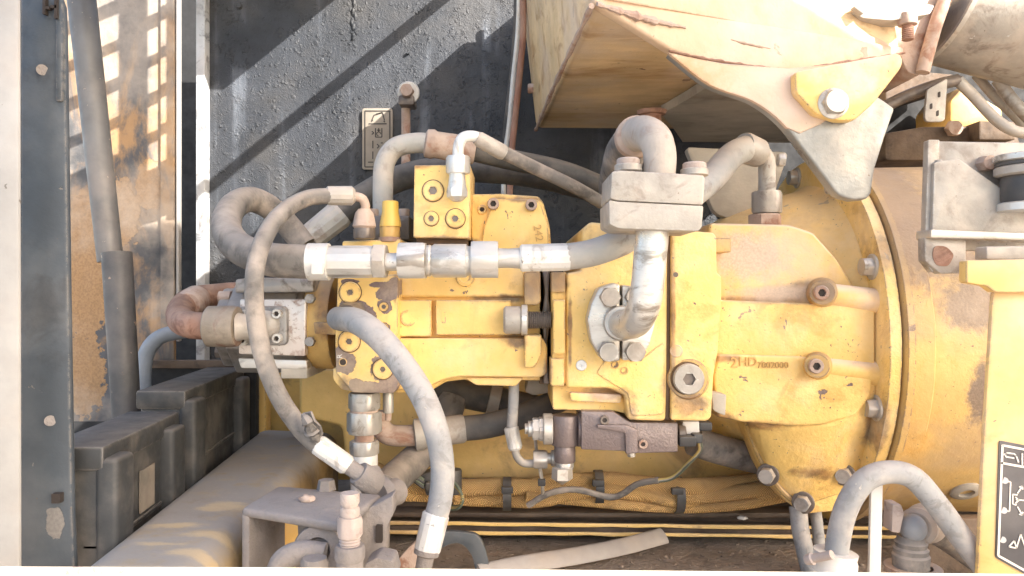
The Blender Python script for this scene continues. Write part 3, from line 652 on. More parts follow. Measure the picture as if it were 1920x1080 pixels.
t = thing('rubber_mount', 'dark ribbed rubber bush stack on the grey mount', 'rubber mount', P(1925, 400, -.17))
yy = -.215
for (p0, p1, r, m) in ((290, 304, 58, 'zinc'), (304, 312, 54, 'black_plastic'), (312, 330, 56, 'clampgrey'), (330, 382, 46, 'black_plastic'), (380, 398, 52, 'zinc')):
    rodz(B(), 1928, p0, p1, yy, CYL(r, .15), 32).put('ring', MT[m], t)

mat('box_yellow', (.78, .52, .18), **{**PAINT, 'patch': .5, 'patch_scale': 5, 'dust': (.74, .56, .40), 'chip_amt': .1, 'speck': .3, 'grime_amt': .2, 'bumps': ((260, .00015),), 'stains': [(1870, 790, 60, 30), (1850, 1000, 20, 60)]})
t = thing('control_box', 'tall bright yellow box with a black pictogram decal', 'box', P(1890, 1075, -.24))
B().prism([(1862, 545), (1990, 540), (1990, 1085), (1832, 1085), (1846, 800)], -.26, -.253).put('front', MT['box_yellow'], t, bev=.005)
B().prism(rp([(1812, 488), (1990, 484), (1990, 548), (1866, 548), (1850, 536), (1812, 530)], 4), -.275, -.262).put('top_ledge', MT['box_yellow'], t, bev=.003)
B().prism([(1850, 462), (1990, 460), (1990, 487), (1850, 487)], -.26, -.24).put('pad', MT['clampgrey'], t, bev=.002)
yd = -.2615
B().prism(rp([(1874, 826), (1990, 848), (1990, 1115), (1867, 1046)], 5), yd, yd + .003).put('decal', MT['sign_black'], t)
b = B()
for a in ((1880, 835, 1990, 856), (1880, 834, 1872, 1042), (1872, 1042, 1990, 1108), (1877, 868, 1990, 888)): seg(b, *a, 4, yd - .0008)
b.put('border', MT['sign_white'], t)
b = B()
for (x, y) in ((1884, 901), (1882, 957), (1880, 1012)): b.rod(P(x, y, yd - .0008), P(x, y, yd), [(0, 0), (0, 6 * s_(yd)), (1, 6 * s_(yd))], 18)
for a in ((1884, 901, 1895, 904), (1895, 904, 1893, 959), (1893, 959, 1882, 957)): seg(b, *a, 2.5, yd - .0008)
b.put('symbol', MT['sign_white'], t)['kind'] = 'stuff'
b = B()
for a in ((1899, 927, 1899, 945), (1899, 927, 1908, 928), (1899, 945, 1906, 947), (1905, 937, 1990, 945), (1904, 932, 1910, 938), (1910, 938, 1904, 944), (1908, 925, 1917, 912), (1917, 912, 1911, 913), (1917, 912, 1918, 918),
          (1908, 950, 1917, 966), (1917, 966, 1911, 964), (1917, 966, 1918, 960), (1892, 1025, 1906, 1028), (1892, 1025, 1902, 1014), (1902, 1014, 1906, 1028), (1906, 1028, 1914, 1002), (1914, 1002, 1922, 1024), (1922, 1024, 1935, 1000)): seg(b, *a, 2.4, yd - .0008)
b.put('arrow_symbol', MT['sign_white'], t)
b = B()
for a in ((1880, 853, 1888, 851), (1888, 849, 1902, 851), (1888, 857, 1902, 859), (1888, 849, 1885, 854), (1885, 854, 1888, 858), (1902, 851, 1906, 855), (1905, 853, 1910, 867), (1917, 850, 1917, 875)): seg(b, *a, 2.4, yd - .0008)
b.put('cylinder_symbol', MT['sign_white'], t)

# ------------------------------------------------------------------ main hydraulic pump
t = pump = thing('hydraulic_pump', 'large yellow cast hydraulic pump with bell flange across the bay', 'pump', P(1150, 780, .1))
YP = -.06
# swash plate body
body = rp([(742, 462), (1036, 462), (1036, 706), (1026, 714), (872, 712), (836, 716), (806, 734), (742, 738)], 6)
B().prism(body, -.045, .22).put('pump_body', MT['yellow'], t, bev=.010, seg=3)
B().prism(rp(rect(748, 500, 984, 558), 6), -.052, 0).put('upper_ridge', MT['yellow'], t, bev=.007, seg=3)
B().prism(rp(rect(748, 563, 808, 631), 3), -.066, 0).put('boss_pad', MT['yellow'], t, bev=.0025)
B().prism(rp(rect(817, 563, 958, 628), 3), -.064, 0).put('side_pad', MT['yellow'], t, bev=.0025)
B().prism(rp([(746, 634), (1018, 634), (1026, 650), (1026, 700), (1014, 708), (864, 706), (832, 712), (800, 728), (746, 732)], 5), -.062, 0).put('lower_bulge', MT['yellow'], t, bev=.012, seg=4)
B().rod(P(766, 596, -.0655), P(766, 596, -.0668), [(0, 16 * s_(-.066)), (1, 15 * s_(-.066)), (1, 13.5 * s_(-.066)), (.5, 13.5 * s_(-.066)), (.5, 0)], 32).put('core_plug', MT['yellow'], t)
B().prism(rp(rect(828, 584, 836, 606), 2), -.0645, -.06).put('data_stamp', MT['yellow_dusty'], t)
B().prism(rp([(872, 708), (982, 708), (968, 724), (892, 722)], 5), -.05, .1).put('drain_lug', MT['yellow'], t, bev=.004)
B().rod(P(872, 520, -.0525), P(872, 520, -.0545), [(0, 18 * s_(-.05)), (1, 16 * s_(-.05)), (1, 10 * s_(-.05)), (.4, 9 * s_(-.05)), (.4, 0)], 28).put('cast_mark', MT['yellow'], t)
# joint lugs and big bolt
B().prism(rp([(983, 510), (1014, 510), (1014, 566), (1008, 572), (983, 572)], 5), -.074, 0).put('lug', MT['yellow_drum'], t, bev=.004)
B().prism(rp([(983, 628), (1016, 628), (1016, 664), (1002, 690), (983, 690)], 5), -.074, 0).put('lug', MT['yellow'], t, bev=.004)
rodx(B(), 944, 977, 600, -.078, [(0, 22), (.12, 26), (.9, 26), (1, 24)], 28).put('bolt_head', MT['clampgrey'], t)
rodx(B(), 977, 989, 600, -.078, CYL(29, .15), 28).put('washer', MT['zinc'], t)
kx = []
for i in range(12): kx += [(i / 12, 14.5), ((i + .5) / 12, 17)]
rodx(B(), 988, 1034, 600, -.075, kx + [(1, 14)], 20).put('thread', MT['thread'], t)
B().prism(rect(1012, 505, 1036, 720), -.045, .1).put('joint_gap', MT['grime'], t)
gasket = [(1017, 505), (1031, 505), (1029, 560), (1034, 590), (1026, 640), (1030, 720), (1019, 720), (1021, 650), (1016, 600), (1021, 550)]
B().prism(gasket, -.058, -.03).put('gasket', MT['steel_dark'], t, bev=.002)
B().prism(rp([(1034, 510), (1062, 510), (1064, 720), (1036, 722)], 4), -.078, .15).put('joint_flange', MT['yellow_chipped'], t, bev=.004)
B().prism(rp(rect(1037, 562, 1060, 664), 4), -.092, -.05).put('nut_pad', MT['yellow'], t, bev=.004)
B().prism(rp(rect(1032, 672, 1058, 724), 4), -.086, -.05).put('nut_pad', MT['yellow'], t, bev=.004)
B().prism(rp(rect(1034, 510, 1060, 548), 3), -.086, -.05).put('nut_pad', MT['yellow_drum'], t, bev=.003)
# top cover
B().prism(rp([(884, 364), (940, 363), (1010, 368), (1019, 380), (1031, 425), (1034, 470), (884, 474)], 5), -.045, .10).put('top_cover', MT['yellow'], t, bev=.004)
B().prism(rp([(906, 430), (926, 372), (1008, 374), (1016, 386), (1028, 428), (1030, 470), (902, 472)], 5), -.053, -.04).put('cover_plate', MT['yellow'], t, bev=.003)
for (x, y) in ((925, 383), (996, 385)):
    bolt(t, P(x, y, -.053), -Y, 11 * s_(-.05), .008, MT['rust_pale'], 'socket', 'cover_bolt')
bolt(t, P(904, 393, -.045), -Y, 9 * s_(-.05), .004, MT['yellow'], 'socket', 'cover_bolt')
text('242', 1009, 437, -.0538, 15, MT['letter_brown'], t, R_(80), .0008)
text('123', 957, 450, -.0538, 9, MT['yellow_drum'], t, R_(80), .0006) if False else None
# end plate on the left
plate = rp([(633, 520), (746, 514), (746, 726), (738, 738), (660, 736), (650, 722), (630, 700), (628, 640)], 4)
B().prism(plate, -.085, .05).put('end_plate', MT['yellow_chipped'], t, bev=.003)
B().prism(rp([(624, 690), (656, 690), (660, 734), (640, 730), (625, 712)], 4), -.076, .04).put('end_lug', MT['yellow'], t, bev=.004)
B().prism(rp([(642, 452), (752, 448), (752, 520), (636, 522)], 4), -.06, .06).put('end_top', MT['yellow'], t, bev=.004)
for (x, y, r, hx) in ((657, 548, 20, .30), (655, 640, 20, .32), (718, 692, 19, .30)): plug(t, x, y, -.085, r, MT['yellow'], .003, hx)
for (x, y) in ((720, 575), (720, 614)): plug(t, x, y, -.085, 8.5, MT['yellow_drum'], .003, .55, 'pilot_plug')
B().rod(P(643, 679, -.0845), P(643, 679, -.0862), [(0, 6 * s_(-.085)), (0, 8.5 * s_(-.085)), (1, 7.5 * s_(-.085)), (1, 6 * s_(-.085))], 20, cap=False).put('port_rim', MT['yellow'], t)
B().rod(P(643, 679, -.084), P(643, 679, -.0858), [(0, 6 * s_(-.085)), (1, 6 * s_(-.085)), (1, 0)], 20).put('port_hole', MT['hole'], t)
text('R', 637, 668, -.0855, 10, MT['white'], t, R_(-90), .0006)
B().rod(P(664, 592, -.083), P(650, 597, -.112), [(0, 30 * s_(-.09), 'h'), (.8, 29 * s_(-.09), 'h'), (1, 25 * s_(-.09)), (1, 0)], 24).put('port_nut', MT['steel_dark'], t)
B().rod(P(588, 604, .015), P(634, 604, .015), [(0, 80 * s_(.015)), (.15, 86 * s_(.015)), (.9, 88 * s_(.015)), (1, 86 * s_(.015))], 48).put('port_ring', MT['yellow_drum'], t)
B().prism(rp([(588, 604), (630, 606), (630, 628), (590, 626)], 3), -.060, -.03).put('ring_step', MT['yellow_drum'], t, bev=.003)
# centre section
cs = rp([(1062, 512), (1090, 508), (1092, 430), (1106, 416), (1254, 430), (1252, 782), (1244, 790), (1178, 788), (1172, 742), (1140, 728), (1062, 728)], 7)
B().prism(cs, -.085, .24).put('centre_section', MT['yellow_casting'], t, bev=.005, seg=3)
B().prism(rp([(1036, 722), (1180, 722), (1182, 778), (1150, 770), (1036, 768)], 5), -.06, .2).put('lower_block', MT['yellow'], t, bev=.005, seg=3)
B().prism(rp([(1068, 736), (1166, 740), (1164, 756), (1070, 752)], 5), -.072, -.04).put('cast_rib', MT['yellow_dusty'], t, bev=.004)
B().prism(rp([(1118, 700), (1140, 668), (1200, 676), (1246, 640), (1246, 778), (1184, 780), (1178, 738)], 8), -.0875, -.07).put('port_boss', MT['yellow_casting'], t, bev=.002)
B().rod(P(1090, 685, -.0848), P(1090, 685, -.0875), [(0, 10.5 * s_(-.085)), (.8, 10 * s_(-.085)), (1, 9 * s_(-.085)), (1, 2.4 * s_(-.085)), (.4, 2 * s_(-.085)), (.4, 0)], 28).put('vent_plug', MT['sleeve_white'], t)
for (x, y) in ((1153, 684), (1171, 695)):
    B().rod(P(x, y, -.087), P(x, y, -.0895), [(0, 7.5 * s_(-.085)), (1, 7 * s_(-.085)), (1, 5.2 * s_(-.085)), (.2, 5 * s_(-.085)), (.2, 0)], 24).put('dowel', MT['yellow_drum'], t)
# rear section
rs = rp([(1259, 430), (1338, 436), (1344, 446), (1344, 512), (1353, 518), (1353, 560), (1346, 660), (1338, 705), (1334, 782), (1326, 790), (1258, 788)], 5)
B().prism(rs, -.092, .24).put('rear_section', MT['yellow_casting'], t, bev=.004, seg=3)
B().prism(rp(rect(1340, 446, 1372, 473), 4), -.07, .1).put('lift_tab', MT['yellow_drum'], t, bev=.004)
B().tube([P(1255.5, 432, -.083), P(1254, 560, -.083), P(1253, 700, -.083), P(1251, 786, -.083)], .0035, 8, 6).put('joint_seal', MT['grime'], t)
o = B().rod(P(1290, 710, -.091), P(1290, 710, -.096), [(0, 39 * s_(-.09)), (1, 36 * s_(-.09)), (1, 0)], 40).put('spot_face', MT['yellow_drum'], t)
plug(t, 1290, 710, -.096, 29, MT['clampgrey'], .007, .42, 'drain_plug')
B().rod(P(1268, 658, -.0918), P(1268, 658, -.0928), [(0, 12 * s_(-.09)), (1, 11 * s_(-.09)), (1, 0)], 28).put('blank', MT['yellow_dusty'], t)
for (x, y, r) in ((1267, 515, 5),): B().rod(P(x, y, -.0918), P(x, y, -.0928), [(0, r * s_(-.09)), (1, r * s_(-.09) * .9), (1, 0)], 16).put('screw', MT['steel_dark'], t)
# bell casting
B().prism(rp([(1330, 418), (1480, 421), (1525, 436), (1570, 486), (1606, 545), (1628, 610), (1628, 700), (1330, 700)], 8), -.03, .34).put('bell_upper', MT['bell_dust'], t, bev=.014, seg=5)
B().prism(rp([(1340, 562), (1641, 574), (1641, 690), (1340, 672)], 6), -.052, .2).put('bell_waist', MT['yellow_casting'], t, bev=.010, seg=4)
B().prism(rp([(1346, 664), (1500, 668), (1638, 690), (1634, 740), (1606, 780), (1540, 798), (1480, 800), (1395, 792), (1344, 782), (1338, 705)], 6), -.058, .25).put('bell_lower', MT['yellow_casting'], t, bev=.008, seg=3)
ff = [(1398, 690), (1640, 690), (1638, 742), (1615, 780), (1560, 800), (1490, 803), (1430, 798), (1398, 788)]
fb = [(1398, 690), (1662, 690), (1668, 800), (1640, 868), (1580, 928), (1502, 954), (1442, 896), (1404, 812)]
B().poly([P(x, y, -.052) for x, y in ff], [P(x, y, .0) for x, y in fb]).put('bell_flare', MT['yellow_casting'], t, bev=.014, seg=5, ang=60)
B().prism(rp([(1334, 735), (1362, 740), (1360, 780), (1338, 770)], 4), -.078, -.05).put('core_lug', MT['tank_grey'], t, bev=.004)
text('2', 1376, 681, -.0585, 20, MT['letter_brown'], t, 0, .0018)
text('HD', 1402, 679, -.0585, 17, MT['letter_brown'], t, 0, .0018)
text('7802000', 1449, 685, -.0585, 12, MT['letter_brown'], t, 0, .0016)
# cone from casting to flange
B().rod(FC - X * .20, FC - X * .012, [(0, .15), (.3, .185), (.7, .215), (.92, .226), (1, .236)], 96).put('bell_cone', MT['yellow_casting'], t)
B().rod(FC - X * .016, FC - X * .0, [(0, FR - .006), (.15, FR), (1, FR)], 128).put('flange', MT['yellow_casting'], t)
B().rod(FC + X * .0, FC + X * .004, [(0, FR - .005), (.3, FR - .006), (1, FR - .005)], 128).put('flange_gasket', MT['grime'], t)
B().rod(FC + X * .0035, FC + X * .014, [(0, FR + .002), (.2, FR + .006), (1, FR + .006)], 128).put('mating_flange', MT['yellow_drum'], t)
for a in (24, -17, -50, 60, 95):
    r = .252; q = FC + Vector((-.016, -r * math.cos(R_(a)), r * math.sin(R_(a))))
    bolt(t, q, -X, .0125, .014, MT['steel'], 'hex', 'flange_bolt', wash=.0165)
sk = rp([(1394, 786), (1404, 815), (1426, 872), (1446, 908), (1476, 942), (1508, 963), (1570, 958), (1620, 905), (1640, 786)], 5)
B().prism(sk, -.001, .04).put('lower_skirt', MT['yellow_casting'], t, bev=.003)
B().tube([P(1402, 796, -.002), P(1422, 850, -.002), P(1450, 900, -.002), P(1486, 938, -.002), P(1520, 950, -.002)], .004, 8, 8).put('skirt_edge', MT['yellow_drum'], t)
for (x, y) in ((1440, 890), (1506, 942), (1583, 890)):
    bolt(t, P(x, y, -.012), Vector((-.5, -.8, 0)), .0105, .013, MT['clampgrey'], 'hex', 'flange_bolt', wash=.0145)
# two tapped bosses with ribs
for (x, y) in ((1542, 549), (1532, 686)):
    B().rod(P(x, y, -.04), P(x, y, -.078), [(0, 30 * s_(-.07)), (.7, 24 * s_(-.07)), (1, 22 * s_(-.07)), (1, 0)], 28).put('boss', MT['yellow_drum'], t)
    bolt(t, P(x - 4, y, -.077), -Y, 14 * s_(-.08), .006, MT['rust_pale'], 'socket', 'boss_screw')
    B().rod(P(x + 6, y + 2, -.046), Vector((FX - .012, -.044, P(x, y + 16, -.05).z)), [(0, 21 * s_(-.06)), (1, 24 * s_(-.06))], 24).put('boss_rib', MT['yellow_dusty'], t)

# ------------------------------------------------------------------ gear pump
t = thing('gear_pump', 'small bare aluminium gear pump on the end of the yellow pump', 'gear pump', P(510, 705, .0))
def octa(px0, px1, py, yc, r, mname, nm, sq=1.0):
    k = s_(yc); ax0 = P(px0, py, yc).x; ax1 = P(px1, py, yc).x; zc = P(px0, py, yc).z
    f = []
    for i in range(8):
        a = R_(22.5 + 45 * i); f.append((yc - math.cos(a) * r * k, zc + math.sin(a) * r * k * sq))
    return B().poly([Vector((ax0, y, z)) for y, z in f], [Vector((ax1, y, z)) for y, z in f]).put(nm, MT[mname], t, bev=.004, seg=3)
octa(455, 576, 612, .02, 98, 'alu_dark', 'pump_case', .92)
octa(430, 462, 612, .02, 84, 'alu_dark', 'rear_cover', .92)
octa(574, 592, 612, .02, 104, 'steel_dark', 'front_cover', .88)
yf = .02 - 98 * s_(.02) * math.cos(R_(22.5))
B().prism(rp([(449, 561), (574, 561), (572, 668), (447, 664)], 4), yf - .006, yf + .01).put('machined_face', MT['alu_face'], t, bev=.002)
B().prism(rp([(446, 672), (574, 676), (576, 692), (452, 690)], 3), yf + .004, yf + .03).put('lower_face', MT['zinc'], t, bev=.003)
B().prism(rp(rect(444, 574, 538, 648), 12, 6), yf - .014, yf).put('port_flange', MT['alu_dark'], t, bev=.003)
B().blob(P(500, 610, yf - .012), 27 * s_(-.07), .012, 29 * s_(-.07), 24).put('port_dome', MT['clampgrey'], t)
for (x, y) in ((459, 590), (522, 588), (458, 638), (522, 634)):
    bolt(t, P(x, y, yf - .013), -Y, 9.5 * s_(-.08), .009, MT['zinc'], 'socket', 'flange_screw')
for (x, y) in ((583, 560), (583, 640)):
    bolt(t, P(x, y, yf - .002), -Y, 10 * s_(-.07), .008, MT['alu_dark'], 'hex', 'cover_bolt')
rodx(B(), 412, 434, 558, -.01, HEX(14)).put('cover_bolt', MT['rust_pale'], t)
rodx(B(), 406, 434, 660, -.01, HEX(12)).put('cover_bolt', MT['steel_dark'], t)
B().prism(rp(rect(526, 690, 576, 710), 3), -.04, .06).put('foot', MT['tank_grey'], t, bev=.003)
B().prism(rp([(440, 524), (470, 520), (588, 522), (588, 548), (440, 550)], 6), -.045, .08).put('top_face', MT['alu_dark'], t, bev=.006)

t = thing('suction_pipe', 'rusty bent suction pipe entering the gear pump through a wide collar', 'pipe', P(370, 650, -.04))
ks = s_(-.06)
B().rod(P(389, 612, -.09), P(446, 612, -.09), [(0, 33 * ks), (.05, 37 * ks), (.8, 38 * ks), (1, 36 * ks), (1, 0)], 32).put('collar', MT['grimy'], t)
B().rod(P(440, 613, -.088), P(492, 611, -.078), [(0, 28 * ks), (.3, 24 * ks), (1, 26 * ks)], 28).put('neck', MT['clampgrey'], t)
B().tube([P(396, 611, -.085), P(362, 610, -.08), P(339, 600, -.05), P(340, 578, -.0), P(362, 560, .05), P(410, 553, .09), P(460, 548, .12)], 25 * ks, 24, 8).put('elbow', MT['rust'], t)
B().rod(P(352, 572, .01), P(372, 558, .05), [(0, 24 * ks), (.2, 29 * ks), (.8, 29 * ks), (1, 24 * ks)], 24).put('weld_ring', MT['rust_pale'], t)

# ------------------------------------------------------------------ valve block and top fittings
t = thing('valve_block', 'square yellow valve block with four ports on top of the pump', 'valve block', P(828, 447, -.02))
B().prism(rp([(777, 310), (882, 309), (880, 447), (775, 445)], 2), -.085, .02).put('block', MT['yellow'], t, bev=.0016)
for (x, y, r, hx) in ((812, 358, 19.5, .42), (809, 410, 13.5, .42), (854, 410, 18, .36)): plug(t, x, y, -.085, r, MT['yellow'], .003, hx)
B().prism(rect(781, 446, 876, 458), -.07, .02).put('base', MT['grime'], t)

t = thing('bleed_cap', 'bright yellow flared cap on a hex stub beside the valve block', 'cap', P(731, 450, -.03))
rodz(B(), 732, 377, 425, -.05, [(0, 13), (.04, 15), (.45, 15.5), (.85, 19.5), (1, 20), (1, 0)], 32).put('cap', MT['yellow_cap'], t)
rodz(B(), 731, 423, 446, -.05, HEX(19)).put('hex_stub', MT['yellow_drum'], t)
rodz(B(), 731, 445, 454, -.05, CYL(21)).put('washer', MT['rust_pale'], t)

t = thing('riser_pipe', 'thick grey bent pipe with rusty sleeve above the valve block', 'pipe', P(720, 440, .06))
B().tube([P(719, 440, .06), P(718, 350, .06), P(722, 305, .06), P(742, 277, .06), P(780, 268, .06), P(815, 270, .06)], 19 * s_(.06), 24, 8).put('pipe', MT['pipe_grey'], t)
B().rod(P(796, 268, .06), P(890, 284, .07), [(0, 20 * s_(.06)), (.03, 26 * s_(.06)), (.16, 28 * s_(.06)), (.22, 25 * s_(.06)), (.9, 27 * s_(.06)), (1, 24 * s_(.06))], 28).put('sleeve', MT['rust_pale'], t)
B().prism(rp(rect(692, 404, 768, 450), 5), .01, .10).put('base_flange', MT['steel_dark'], t, bev=.003)
for x in (699, 757): rodz(B(), x, 392, 406, .03, HEX(11)).put('base_bolt', MT['rust_pale'], t)
B().tube([P(885, 282, .07), P(960, 300, .1), P(1060, 322, .13), P(1150, 360, .16), P(1220, 400, .2)], 20 * s_(.08), 20).put('hose', MT['hose_dark'], t)

t = thing('elbow_hose', 'hose with pale bent elbow screwed into the valve block', 'hose', P(857, 380, -.1))
ye = -.105
rodz(B(), 857, 378, 324, ye, [(0, 8), (.16, 19, 'h'), (.35, 20, 'h'), (.55, 17), (.9, 15), (1, 16)], 24).put('adaptor', MT['zinc'], t)
rodz(B(), 859, 326, 293, ye, HEX(23)).put('nut', MT['zinc'], t)
B().tube([P(859, 296, ye), P(860, 274, ye), P(869, 258, ye), P(890, 256, ye + .005), P(910, 266, ye + .01)], 10.5 * s_(ye), 18, 8).put('elbow', MT['sleeve_white'], t)
B().rod(P(893, 258, ye + .005), P(946, 288, ye + .02), [(0, 12 * s_(ye)), (.1, 14.5 * s_(ye)), (.9, 15.5 * s_(ye)), (1, 13 * s_(ye))], 24).put('sleeve', MT['clampgrey'], t)
B().tube([P(940, 284, ye + .018), P(1010, 318, -.06), P(1080, 352, -.04), P(1150, 392, .0), P(1220, 430, .05)], 12.5 * s_(-.06), 18, 10).put('hose', MT['hose'], t)

# ------------------------------------------------------------------ front hose, arc on the left
t = thing('slim_hose', 'slim dusty hose arching in front of the gear pump to a crimped end', 'hose', P(600, 860, -.22))
rodz(B(), 683, 448, 428, -.08, HEX(21)).put('adaptor', MT['steel_dark'], t)
rodz(B(), 683, 430, 392, -.08, [(0, 17), (.15, 22), (.5, 20, 'h'), (.8, 17), (1, 11)], 24).put('nut', MT['rust_pale'], t)
B().tube([P(684, 396, -.08), P(685, 384, -.082), P(678, 372, -.086), P(660, 367, -.09)], 8.5 * s_(-.08), 16, 8).put('elbow', MT['rust_pale'], t)
B().rod(P(612, 367, -.1), P(666, 367, -.09), [(0, 15 * s_(-.1)), (.05, 18 * s_(-.1)), (.88, 18.5 * s_(-.1)), (1, 12 * s_(-.1))], 14).put('crimp_sleeve', MT['clampgrey'], t, ang=20)
hp = [(618, 367, -.1), (575, 372, -.12), (530, 398, -.16), (496, 445, -.2), (478, 510, -.225), (479, 590, -.23), (494, 670, -.23), (524, 745, -.23), (565, 805, -.23), (600, 838, -.23)]
B().tube([P(*p) for p in hp], 16.8 * s_(-.2), 24, 10, wob=.01).put('hose', MT['hose'], t)
B().rod(P(594, 832, -.23), P(656, 876, -.23), [(0, 17 * s_(-.23)), (.06, 19.5 * s_(-.23)), (.9, 19 * s_(-.23)), (1, 14 * s_(-.23))], 14).put('crimp_sleeve', MT['sleeve_white'], t, ang=20)
B().rod(P(652, 873, -.23), P(690, 900, -.23), [(0, 15 * s_(-.23)), (1, 15 * s_(-.23))], 20).put('neck', MT['dust_metal'], t)
B().rod(P(672, 886, -.23), P(706, 913, -.22), [(0, 22 * s_(-.23)), (.15, 27 * s_(-.23), 'h'), (.85, 27 * s_(-.23), 'h'), (1, 22 * s_(-.23))], 24).put('nut', MT['dust_metal'], t)
b = B()
fl = [P(566, 775, -.245), P(582, 772, -.258), P(588, 790, -.262), (P(600, 800, -.258)), P(604, 815, -.25), P(590, 830, -.245), P(576, 812, -.245)]
b.extr(fl, Vector((.001, .003, .0005)))
b.put('torn_cover', MT['hose'], t, bev=.0008)
B().tube([P(568, 778, -.247), P(577, 790, -.256), P(586, 808, -.252), P(596, 828, -.245)], [.002, .006, .007, .002], 8, 6, wob=.3).put('torn_flap', MT['hose'], t)

# loop hose and left half of the union
yu = -.145; ku = s_(yu)
t = thing('loop_hose', 'thick looped hose clamped into the silver union line', 'hose', P(500, 520, yu))
B().tube([P(*p) for p in ((572, 462, .10), (545, 428, .10), (510, 392, .08), (470, 374, .05), (437, 388, .0), (424, 425, -.05), (446, 463, -.1), (500, 485, -.135), (555, 490, yu), (616, 491, yu))], [.0172, .0172, .0176, .0184, .0192, .0194], 28, 10).put('hose', MT['hose'], t)
B().rod(P(579, 491, yu), P(617, 491, yu), [(0, 33 * ku), (0, 35 * ku), (1, 35 * ku), (1, 33 * ku)], 32).put('clamp_band', MT['sleeve_white'], t)
B().prism(rp(rect(583, 492, 604, 515), 3), yu - 37 * ku - .006, yu - 30 * ku).put('clamp_screw', MT['white'], t, bev=.002)
rodx(B(), 614, 704, 491, yu, [(0, 26), (.02, 29), (.15, 31), (.85, 31), (.97, 30), (1, 24)], 14).put('crimp_sleeve', MT['zinc'], t, ang=20)
rodx(B(), 700, 725, 490, yu, HEX(35), 24).put('nut', MT['clampgrey'], t)
rodx(B(), 722, 752, 491, yu, [(0, 17), (1, 17)], 24).put('stem', MT['zinc'], t)
t = thing('silver_union', 'silver union adaptor between two large hex nuts across the pump', 'union', P(840, 525, yu))
rodx(B(), 748, 799, 489, yu, HEX(38, .08), 24).put('hex_nut', MT['zinc'], t)
rodx(B(), 797, 886, 489, yu, [(0, 25), (.04, 29), (.1, 30), (.14, 28), (.2, 31.5), (.86, 31.5), (.9, 28), (1, 27)], 32).put('adaptor', MT['zinc'], t)
rodx(B(), 884, 934, 487, yu, HEX(39, .08), 24).put('hex_nut', MT['zinc'], t)
t = thing('crossover_hose', 'grey hose from the silver union rising behind the clamp block', 'hose', P(1150, 500, yu))
rodx(B(), 930, 978, 484, yu, [(0, 19), (.5, 18), (1, 20)], 24).put('stem', MT['zinc'], t)
B().rod(P(975, 484, yu), P(1068, 482, yu), [(0, 23 * ku), (.04, 26 * ku), (.92, 26.5 * ku), (1, 25 * ku)], 14).put('crimp_sleeve', MT['sleeve_white'], t, ang=20)
B().tube([P(*p) for p in ((1060, 482, yu), (1110, 474, yu), (1160, 456, -.14), (1205, 430, -.12), (1270, 385, -.08), (1330, 338, -.04), (1372, 292, .0), (1402, 277, .03))], [25 * ku, 26 * ku, 25.5 * s_(-.08), 25 * s_(0), 24.5 * s_(0)], 28, 10).put('hose', MT['pipe_grey'], t)
B().rod(P(1392, 276, .025), P(1428, 290, .045), [(0, 27 * s_(.03)), (.1, 29 * s_(.03)), (.8, 27 * s_(.03)), (1, 20 * s_(.03))], 28).put('end_sleeve', MT['clampgrey'], t)
B().tube([P(1418, 285, .045), P(1434, 294, .05), P(1438, 320, .05), P(1438, 362, .05)], 16 * s_(.05), 20, 8).put('elbow', MT['pipe_grey'], t)
rodz(B(), 1438, 400, 359, .05, HEX(29, .08)).put('nut', MT['clampgrey'], t)
rodz(B(), 1434, 424, 402, .05, HEX(31, .1)).put('adaptor', MT['rust_pale'], t)

# rear dark hose with grey sleeve
t = thing('rear_hose', 'dark hose with grey crimp sleeve behind the looped hose', 'hose', P(640, 450, .14))
B().rod(P(574, 452, .12), P(642, 398, .13), [(0, 18 * s_(.12)), (.12, 18 * s_(.12)), (.14, 26 * s_(.12)), (.92, 28 * s_(.12)), (1, 25 * s_(.12))], 14).put('crimp_sleeve', MT['pipe_grey'], t, ang=20)
B().tube([P(*p) for p in ((632, 405, .13), (680, 370, .15), (740, 338, .17), (810, 320, .18), (900, 318, .18), (1010, 330, .2), (1130, 360, .22))], 25 * s_(.15), 24, 8).put('hose', MT['hose_dark'], t)

# ------------------------------------------------------------------ delivery pipe with flange and split clamp
t = thing('delivery_pipe', 'silver delivery pipe rising from a split flange on the pump', 'pipe', P(1165, 680, -.1))
halfL = rp([(1163, 534), (1150, 530), (1122, 540), (1108, 570), (1101, 600), (1108, 640), (1126, 672), (1150, 679), (1163, 676)], 4)
halfR = rp([(1167, 534), (1196, 538), (1214, 560), (1228, 606), (1218, 645), (1200, 674), (1167, 676)], 4)
B().prism(halfL, -.112, -.084).put('flange_half', MT['zinc'], t, bev=.004, seg=3)
B().prism(halfR, -.112, -.084).put('flange_half', MT['zinc'], t, bev=.004, seg=3)
for (x, y) in ((1143, 557), (1190, 557), (1140, 659), (1190, 659)):
    bolt(t, P(x, y, -.112), -Y, 20 * s_(-.11), .011, MT['clampgrey'], 'hex', 'flange_bolt')
B().rod(P(1165, 606, -.10), P(1165, 606, -.128), [(0, 34 * s_(-.11)), (.8, 33 * s_(-.11)), (1, 30 * s_(-.11)), (1, 0)], 36).put('collar', MT['steel'], t)
B().tube([P(*p) for p in ((1166, 607, -.115), (1176, 608, -.15), (1194, 600, -.185), (1208, 570, -.205), (1215, 525, -.21), (1219, 480, -.21), (1224, 428, -.21))], 30.5 * s_(-.2), 32, 10).put('pipe', MT['zinc'], t)
t = thing('clamp_block', 'two-piece grey bolted clamp block joining the delivery pipe and elbow', 'clamp', P(1230, 432, -.2))
up_ = [(1160, 319), (1319, 328), (1322, 334), (1319, 384), (1158, 376), (1144, 372), (1147, 322)]
lo_ = [(1158, 378), (1319, 386), (1316, 426), (1310, 433), (1160, 428), (1143, 420), (1142, 375)]
